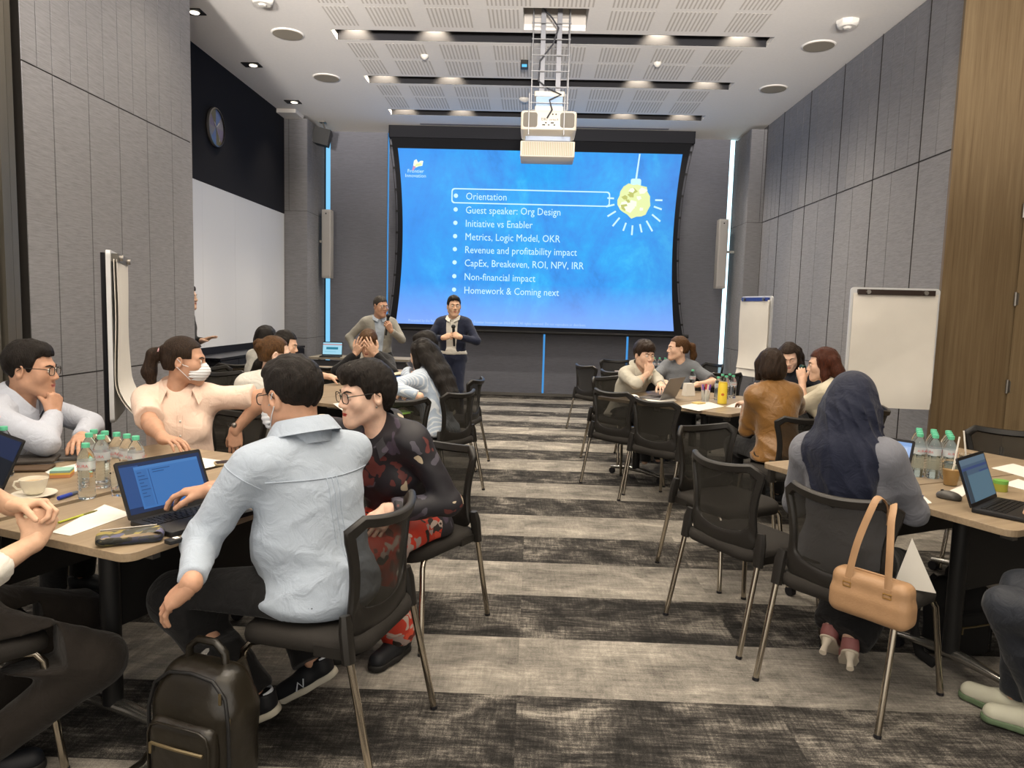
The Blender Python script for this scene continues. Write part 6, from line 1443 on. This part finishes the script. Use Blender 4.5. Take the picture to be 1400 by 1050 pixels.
# pouch, phone, tablets
q = on(179, 741, ZT); t = thing('pencil_pouch', 'olive camouflage zip pouch at the near corner of the left front table', 'pouch', (q.x, q.y, ZT), D2R(28))
f = Field(); f.cone((-.085, 0, .018), (.075, .0, .020), .018, .022, .02, sq=((0, 1, 0), 2.6)); f.cut(lambda X, Y, Z: np.abs(X)-.098+0*Y+0*Z); f.cut(lambda X, Y, Z: -Z+0*X+0*Y); f.disp = lambda P: -.004*folds(P, 50, 3)
V, Q = f.mesh(.0045, .006); np_obj('pouch_body', [(smooth_mesh(V, Q, 1), Q, 0)], floral_mat('camouflage', '#3c3a2e', ['#6f6a3a', '#4a4b45', '#2d2c2a', '#86793f', '#50506a'], 26, .6), t)
g = MB(); g.tube([(-.085, .02, .040), (.075, .02, .042)], .003, 6); g.build('zip', M_metal, t)
q = on(238, 742, ZT); t = thing('card_reader', 'small black device with a white sticker beside the pouch', 'device', (q.x, q.y, ZT), D2R(60)); g = MB(); g.rbox((0, 0, .007), (.05, .036, .013), .006, None, .002); g.build('case', M_plast, t, 40); g = MB(); g.box((.008, 0, .0145), (.018, .018, .001)); g.build('sticker', M_paper, t)
q = on(318, 634, ZT); t = thing('smartphone', 'smartphone in a beige case at the far edge of the left front table', 'phone', (q.x, q.y, ZT), D2R(-58)); g = MB(); g.rbox((0, 0, .006), (.078, .16, .011), .012, None, .003); g.build('case', mat('case_beige', '#a08f70', .5), t, 40); g = MB(); g.rbox((0, 0, .0118), (.070, .15, .001), .010); g.build('screen', mat('phone_glass', '#23232b', .1), t)
for lb, u, v, sz, rz, m in (('grey closed laptop under the elbow of the spectacled man', 80, 625, (.30, .21, .016), 20, mat('laptop_dull_grey', '#5e5c5b', .4)), ('dark tablet in a case beside the closed grey laptop', 38, 634, (.24, .17, .014), 22, mat('tablet_dark', '#3c3733', .5)), ('brown leather folder under the dark tablet', 36, 642, (.20, .12, .010), 16, mat('folder_brown', '#4c3b2b', .6))):
    q = on(u, v, ZT); t = thing('closed_laptop' if 'closed' in lb[:12] else ('tablet_computer' if 'tablet' in lb[:12] else 'leather_folder'), lb, 'laptop' if 'closed' in lb[:12] else ('tablet' if 'tablet' in lb[:12] else 'folder'), (q.x, q.y, ZT+(.0130 if lb.startswith('dark tablet') else .0012)), D2R(rz)); g = MB(); g.rbox((0, 0, sz[2]/2), sz, .012, None, .003); g.build('cover', m, t, 40)
# mouse, iced coffees, small tins on the right
q = on(1297, 682, ZT); t = thing('computer_mouse', 'dark grey computer mouse on the right front table', 'mouse', (q.x, q.y, ZT), D2R(40)); f = Field(); f.ell((0, 0, .010), (.031, .052, .026), None, .01); f.cut(lambda X, Y, Z: -Z+0*X+0*Y); V, Q = f.mesh(.003, .004); np_obj('shell', [(smooth_mesh(V, Q, 1), Q, 0)], mat('mouse_grey', '#4a4845', .3), t); g = MB(); g.tube([(-.004, .028, .031), (.004, .028, .031)], .006, 10); g.build('wheel', M_blk, t)
q = on(866, 545, ZT); t = thing('computer_mouse', 'white computer mouse beside the young man\'s elbow', 'mouse', (q.x, q.y, ZT+.0015), D2R(60)); f = Field(); f.ell((0, 0, .010), (.032, .054, .028), None, .01); f.cut(lambda X, Y, Z: -Z+0*X+0*Y); V, Q = f.mesh(.004, .004); np_obj('shell', [(smooth_mesh(V, Q, 1), Q, 0)], M_whitep, t); g = MB(); g.tube([(-.004, .028, .032), (.004, .028, .032)], .006, 10); g.build('wheel', M_metal, t)
for u, v, lb, sx_ in ((1299, 663, 'plastic cup of iced coffee with a straw before the bottle block', .03), (1322, 652, 'second iced coffee cup mostly hidden behind the open laptop', -.03)):
    q = on(u, v, ZT); t = thing('iced_coffee_cup', lb, 'cup', (q.x, q.y, ZT)); g = MB(); g.lathe([(.028, 0), (.042, .105)], 22, None, True, False); g.build('plastic_cup', M_pet, t, 50)
    g = MB(); g.lathe([(.0275, .002), (.0375, .075)], 22); g.build('coffee', mat('iced_coffee', '#b08a57', .4), t, 50); g = MB(); g.lathe([(.043, .104), (.044, .109), (.040, .112), (.030, .118)], 22, None, False, False); g.build('lid', M_pet, t, 50)
    g = MB(); g.tube([(0, 0, .02), (sx_, .01, .23)], .004, 8); g.build('straw', M_paper, t)
q = on(1367, 671, ZT); t = thing('small_tin', 'small green and yellow tin behind the laptop at the right edge', 'tin', (q.x, q.y, ZT)); g = MB(); g.lathe([(.03, 0), (.03, .035)], 20); g.build('tin_body', mat('tin_olive', '#93913a', .5), t, 40); g = MB(); g.lathe([(.031, .035), (.031, .05)], 20); g.build('lid', mat('tin_green', '#6ba04a', .5), t, 40)
q = on(987, 552, ZT); t = thing('yellow_tumbler', 'tall yellow tumbler can on the middle right table', 'can', (q.x, q.y, ZT)); g = MB(); g.lathe([(.036, 0), (.040, .004), (.040, .175), (.036, .185)], 24); g.build('can_body', mat('can_yellow', '#d8bf3e', .4), t, 40); g = MB(); g.lathe([(.037, .185), (.037, .192)], 24); g.build('lid', mat('can_lid', '#c8a82c', .4), t, 40); g = MB(); g.prism([(.014*math.cos(a), .012*math.sin(a)) for a in [2*PI*k/12 for k in range(12)]], -.001, .001, Matrix.Translation((-.008, -.0405, .085))@XZ); g.build('badge', mat('badge_red', '#b8622e', .5), t)
q = on(964, 549, ZT); t = thing('pen_cup', 'clear cup holding purple, red and pink marker pens', 'cup', (q.x, q.y, ZT+.0015)); g = MB(); g.lathe([(.034, 0), (.040, .10)], 18, None, True, False); g.build('clear_cup', M_pet, t, 50)
for k, (c, cn) in enumerate((('#6a3f9c', 'purple'), ('#b8323f', 'red'), ('#d9a09a', 'pink'), ('#7a5fb0', 'violet'), ('#e0cfc6', 'white'))):
    a = k*1.25; t = thing('marker_pen', '%s marker standing in the clear pen cup' % cn, 'pen', (q.x+.014*math.cos(a), q.y+.014*math.sin(a), ZT+.004), 0, 'markers in the pen cup'); g = MB(); dv = Vector((.018*math.cos(a), .018*math.sin(a), .10)); g.tube([(0, 0, 0), dv], .0075, 8); g.build('barrel', M_whitep, t, 40); g = MB(); g.tube([dv, dv*1.5], .0085, 8); g.build('cap', mat('cap_'+c[1:], c, .4), t, 40)
q = on(955, 552, ZT); t = thing('sticky_note_pad', 'flat pale yellow note pad before the pen cup', 'sticky notes', (q.x, q.y, ZT+.0015), .7); g = MB(); g.rbox((0, 0, .006), (.10, .075, .012), .003); g.build('pad', mat('pad_yellow', '#c9b478', .8), t)
q = on(941, 541, ZT); t = thing('paper_bag', 'small white paper bag beside the silver laptop', 'bag', (q.x+.0, q.y+.0, ZT), .4); g = MB(); g.box((0, 0, .06), (.11, .07, .12), None, .75); g.build('bag_body', M_paper, t)
q = on(505, 567, ZT); t = thing('green_folder', 'bright green folder at the near edge of the middle left table', 'folder', (q.x+.12, q.y+.05, ZT+.004), angN); g = MB(); g.rbox((0, 0, .004), (.32, .23, .008), .004); g.build('cover', mat('folder_green', '#6f9a3f', .5), t)
# microphones and the can in a hand
for pp, i_, lb in ((mic_a, 0, 'black microphone held by the man in the grey jacket'), (mic_b, 0, 'black microphone held by the man in the navy suit')):
    E_, W_, R_, _p = pp.arms[i_]; c = RZ(pp.rz)@(W_+R_@np.array((.0, .075, -.030)))+pp.o
    d = unit(RZ(pp.rz)@R_@np.array((-1, .12, 0))); d = d if d[2] > 0 else -d
    d = unit((-.05, -.12, 1)) if pp is mic_b else unit((.10, .12, 1))
    t = thing('microphone', lb, 'microphone', tuple(c)); g = MB(); g.tube([-Vector(d)*.13, Vector(d)*.09], [.014, .018], 12); g.build('handle', M_plast, t, 40); g = MB(); g.ball(Vector(d)*.115, .028, 14); g.build('grille_head', mat('mic_grille', '#2a2a2c', .5, .4), t, 60)
E_, W_, R_, _p = can_p.arms[0]; c = RZ(can_p.rz)@(W_+R_@np.array((.0, .078, -.042)))+can_p.o
t = thing('drink_can', 'dark green drink can in the hand of the reddish haired woman', 'can', tuple(c), 0); g = MB(); g.lathe([(.022, -.062), (.027, -.055), (.027, .05), (.022, .060)], 18, Matrix.Rotation(D2R(14), 4, 'Y')); g.build('can_body', mat('can_dark_green', '#17362f', .3, .4), t, 40); g = MB(); g.lathe([(.0215, .060), (.022, .063)], 18, Matrix.Rotation(D2R(14), 4, 'Y')); g.build('rim', M_metal, t)
E_, W_, R_, _p = can_p.arms[1]; c = RZ(can_p.rz)@(W_+R_@np.array((.0, .09, -.03)))+can_p.o
t = thing('smartphone', 'dark phone held flat by the reddish haired woman', 'phone', tuple(c), can_p.rz+.4); g = MB(); g.rbox((0, 0, 0), (.075, .15, .009), .01, None, .002); g.build('case', M_plast, t, 40); g = MB(); g.rbox((0, 0, .005), (.068, .142, .001), .008); g.build('screen', MATS['phone_glass'], t)

# ------------------------------------------------------------------ bags and clothes
M_leath = mat('leather_black', '#1f1b14', .30, noise=.3, nscale=9, bump=.35, bscale=16, spec=.6); M_tan = mat('leather_tan', '#9c7b5b', .45, noise=.06, nscale=20, bump=.1, bscale=140); M_zip = mat('zip_metal', '#8d8063', .3, .9)
def rucksack(label, loc, rz, m, s=1.0, detail=True):
    t = thing('backpack', label, 'backpack', loc, rz)
    f = Field(); f.rbx((0, .02*s, .17*s), (.165*s, .085*s, .17*s), .06*s).rbx((0, .025*s, .30*s), (.145*s, .075*s, .125*s), .07*s, None, .06)
    f.cut(lambda X, Y, Z: -Z+.0+0*X+0*Y); f.disp = lambda P: -.007*folds(P, 15, 11)-.003*wnoise(P, 30, 4); V, Q = f.mesh(.007*s, .01); np_obj('main_body', [(smooth_mesh(V, Q, 2), Q, 0)], m, t)
    f = Field(); f.rbx((0, -.068*s, .145*s), (.125*s, .035*s, .125*s), .032*s)
    f.disp = lambda P: -.005*folds(P, 18, 17)-.002*wnoise(P, 40, 9); V, Q = f.mesh(.006*s, .01); np_obj('front_pocket', [(smooth_mesh(V, Q, 2), Q, 0)], m, t)
    def arc(y, w, z0, z1, r): return [(-w, y, z0), (-w, y, z1-r), (-w+r*.3, y, z1-r*.3), (-w+r, y, z1), (w-r, y, z1), (w-r*.3, y, z1-r*.3), (w, y, z1-r), (w, y, z0)]
    if detail:
        g = MB(); g.tube([Vector(q)*s for q in [(-.158, -.058, .06), (-.156, -.058, .28), (-.138, -.050, .355), (-.085, -.042, .398), (.0, -.040, .408), (.085, -.042, .398), (.138, -.050, .355), (.156, -.058, .28), (.158, -.058, .06)]], .006*s, 8); g.build('main_zip', M_plast, t, 60)
        g = MB(); g.tube([Vector(q)*s for q in arc(-.100, .118, .04, .262, .04)], .004*s, 6); g.build('pocket_piping', m, t, 60)
        g = MB(); g.tube([Vector(q)*s for q in ((-.10, -.106, .195), (.0, -.109, .195), (.10, -.106, .195))], .0055*s, 6); g.build('pocket_zip', M_zip, t)
        for q in ((-.10, -.110, .180), (.128, -.062, .36), (.152, -.05, .28)): g = MB(); g.rbox(Vector(q)*s, (.010*s, .006*s, .035*s), .003); g.build('zip_pull', M_zip, t)
    g = MB(); g.tube([Vector(q)*s for q in ((-.075, .03, .40), (-.07, .03, .455), (-.035, .03, .485), (.035, .03, .485), (.07, .03, .455), (.075, .03, .40))], .014*s, 8, flat=.8); g.build('carry_handle', m, t, 60)
    for q in (-1, 1): g = MB(); g.tube([Vector(z)*s for z in (((-.07, .09, .40), (-.15, .13, .30), (-.22, .08, .14), (-.25, .0, .03), (-.26, -.10, .02)) if q < 0 else ((.07, .10, .40), (.08, .125, .30), (.085, .125, .16), (.08, .11, .05)))], .026*s, 8, flat=.35, up=(1, 0, 0)); g.build('shoulder_strap', m, t, 60)
    return t
rucksack('black leather backpack on the carpet in front of the blue shirt man', (-.98, 2.10, 0), D2R(-18), M_leath, .96)
rucksack('black fabric backpack under the right front table beside the dark trousers', (1.97, 3.26, 0), D2R(20), mat('rucksack_black', '#0e0e10', .8), .85, True)
# tan handbag on the chair back
ang = D2R(-50.6); hb = thing('tan_handbag', 'tan leather handbag hanging from the chair of the headscarf woman', 'handbag', (1.245, 2.575, .435), ang)
TL = Matrix.Rotation(D2R(2), 4, 'Y')
f = Field(); f.rbx((0, 0, .082), (.140, .046, .080), .034).rbx((0, 0, .05), (.142, .05, .05), .03, None, .02); f.disp = lambda P: .0015*wnoise(P, 30, 3)
V, Q = f.mesh(.0045, .006); np_obj('bag_body', [(smooth_mesh(V, Q, 2), Q, 0)], M_tan, hb)
g = MB(); g.tube([(-.142, -.0, .06), (-.135, -.0, .12), (-.11, 0, .155), (-.06, 0, .164), (.06, 0, .164), (.11, 0, .155), (.135, 0, .12), (.142, 0, .06)], .0045, 8); g.build('zip_piping', M_tan, hb, 60)
for x in (-.072, .072):
    for y in (-.042,):
        g = MB(); g.prism([(x-.011, .062), (x, .048), (x+.011, .062), (x+.011, .135), (x-.011, .135)], -.003, .003, Matrix.Translation((0, y-.003, 0))@XZ); g.build('strap_tab', M_tan, hb)
        g = MB(); g.tube([(x-.014, y-.006, .105), (x+.014, y-.006, .105), (x+.014, y-.006, .120), (x-.014, y-.006, .120)], .002, 6, closed=True); g.build('buckle', mat('brass', '#b08d4a', .3, 1), hb)
def strap(pts, w=.013):
    g = MB(); P_ = [Vector(q) for q in pts]; n_ = 24
    def cr(t):
        t *= len(P_)-1; i = min(int(t), len(P_)-2); u = t-i; a, b, c, d = P_[max(i-1, 0)], P_[i], P_[i+1], P_[min(i+2, len(P_)-1)]
        return .5*((2*b)+(c-a)*u+(2*a-5*b+4*c-d)*u*u+(3*b-a-3*c+d)*u**3)
    g.tube([cr(k/n_) for k in range(n_+1)], w, 8, flat=.22, up=(0, 1, 0)); return g.build('shoulder_strap', M_tan, hb, 60)
# over the top rail of the chair (back rail at local y about +.13, z about .86-.435)
strap([(-.072, -.045, .12), (-.055, -.03, .26), (-.030, .0, .385), (-.022, .035, .432), (-.012, .075, .405), (.0, .085, .33)])
strap([(.072, -.045, .12), (.062, -.03, .26), (.045, .0, .36), (.035, .03, .40), (.02, .06, .41), (.0, .085, .33)])
q = at(1250, 790, 2.75); t = thing('paper_envelope', 'folded white paper standing on the chair seat beside the tan handbag', 'paper', (1.50, 2.78, .47), D2R(-25)); g = MB(); g.prism([(-.07, 0), (.075, .0), (-.02, .20)], -.003, .003, XZ); g.build('sheet', M_paper, t)
# heels on the feet of the headscarf woman, sneakers on the blue shirt man
M_pink = mat('heel_pink', '#8d5a58', .5); M_ivory = mat('heel_ivory', '#cfc5b4', .5)
for i_ in (0, 1):
    K, W_, yaw, pit = hij.legs[i_]; R_ = RZ(D2R(yaw))@RX(D2R(pit)); b_ = W_+R_@np.array((0, -.05, -.085)); sc_ = np.array((.88, .95, .9))
    sh = np_obj('heeled_shoe', [((SHOE[0][0]*sc_)@R_.T+b_, SHOE[0][1], 0)], M_pink, hij.root); np_obj('sole', [((SHOE[1][0]*sc_*np.array((1, 1, .4)))@R_.T+b_+R_@np.array((0, 0, .014)), SHOE[1][1], 0)], M_ivory, sh)
    g = MB(); p0, p1 = b_+R_@np.array((0, .02, .015)), b_+R_@np.array((0, -.005, -.06)); g.tube([p0, p0*.5+p1*.5, p1], [.022, .012, .015], 10); g.build('heel', M_ivory, sh, 60)
M_wm = mat('sneaker_white', '#cdd3dc', .5)
for i_ in (0, 1):
    K, W_, yaw, pit = blue.legs[i_]; R_ = RZ(D2R(yaw))@RX(D2R(pit)); b_ = W_+R_@np.array((0, -.055, -.085)); Hs = lambda q: Vector(b_+R_@np.array(q))
    g = MB(); g.grid(lambda u, v: Hs((.032*math.sin((u-.5)*2.6), .030-.038*math.cos((u-.5)*2.6)-.001, .045+.045*v)), 10, 3, .004); g.build('heel_tab', M_wm, blue.root, 60)
    for dx, dz, rot in ((0, .0, 0), (-.008, -.003, .5), (.008, -.003, -.5)):
        g = MB(); g.ball(Hs((dx, -.0115, .072+dz)), (.0035, .0025, .007), 8, Matrix(R_.tolist())@Matrix.Rotation(rot, 3, 'Y')); g.build('emblem_leaf', M_blk, blue.root)
    for q in (-1, 1): g = MB(); g.tube([Hs((q*.044, .10, .058)), Hs((q*.047, .115, .030)), Hs((q*.046, .125, .055)), Hs((q*.047, .145, .028))], .003, 6); g.build('zigzag', M_wm, blue.root)
# green jacket on the chair by the flip chart
t = thing('green_jacket', 'dark green jacket hung over the chair by the large flip chart', 'jacket', (2.77, 6.075, .876), D2R(60))
f = Field()
for k in range(5): x = -.14+.06*k; f.chain([(x, .05, -.10), (x, .02, .012), (x, -.035, .01), (x*.9+.01, -.06, -.12), (x*.6+.05, -.065, -.30-.05*(k % 3))], [.012, .020, .022, .024, .020], .03)
f.disp = lambda P: -.006*folds(P, 40, 8); V, Q = f.mesh(.006, .012); np_obj('jacket_cloth', [(smooth_mesh(V, Q, 1), Q, 0)], cloth_mat('jacket_green', '#1f5a50'), t)
# brown handbag on the chair before the middle left table
t = thing('brown_handbag', 'brown patterned handbag on the chair before the middle left table', 'handbag', (-1.02, 5.42, .47), D2R(31)); f = Field(); f.cone((-.11, 0, .06), (.11, 0, .06), .062, .062, .03); f.cone((-.09, 0, .17), (.09, 0, .17), .045, .045, .05); f.ell((.06, .0, .23), (.05, .04, .05), None, .03)
V, Q = f.mesh(.008, .01); np_obj('bag_body', [(smooth_mesh(V, Q, 1), Q, 0)], floral_mat('bag_print', '#3a2c22', ['#8d7458', '#5b4534', '#a08a6c', '#2e241c'], 30, .6), t); g = MB(); g.tube([(-.07, 0, .19), (-.06, 0, .30), (0, 0, .345), (.06, 0, .30), (.07, 0, .19)], .008, 8); g.build('handle', mat('leather_brown', '#3b2a1e', .5), t, 60)
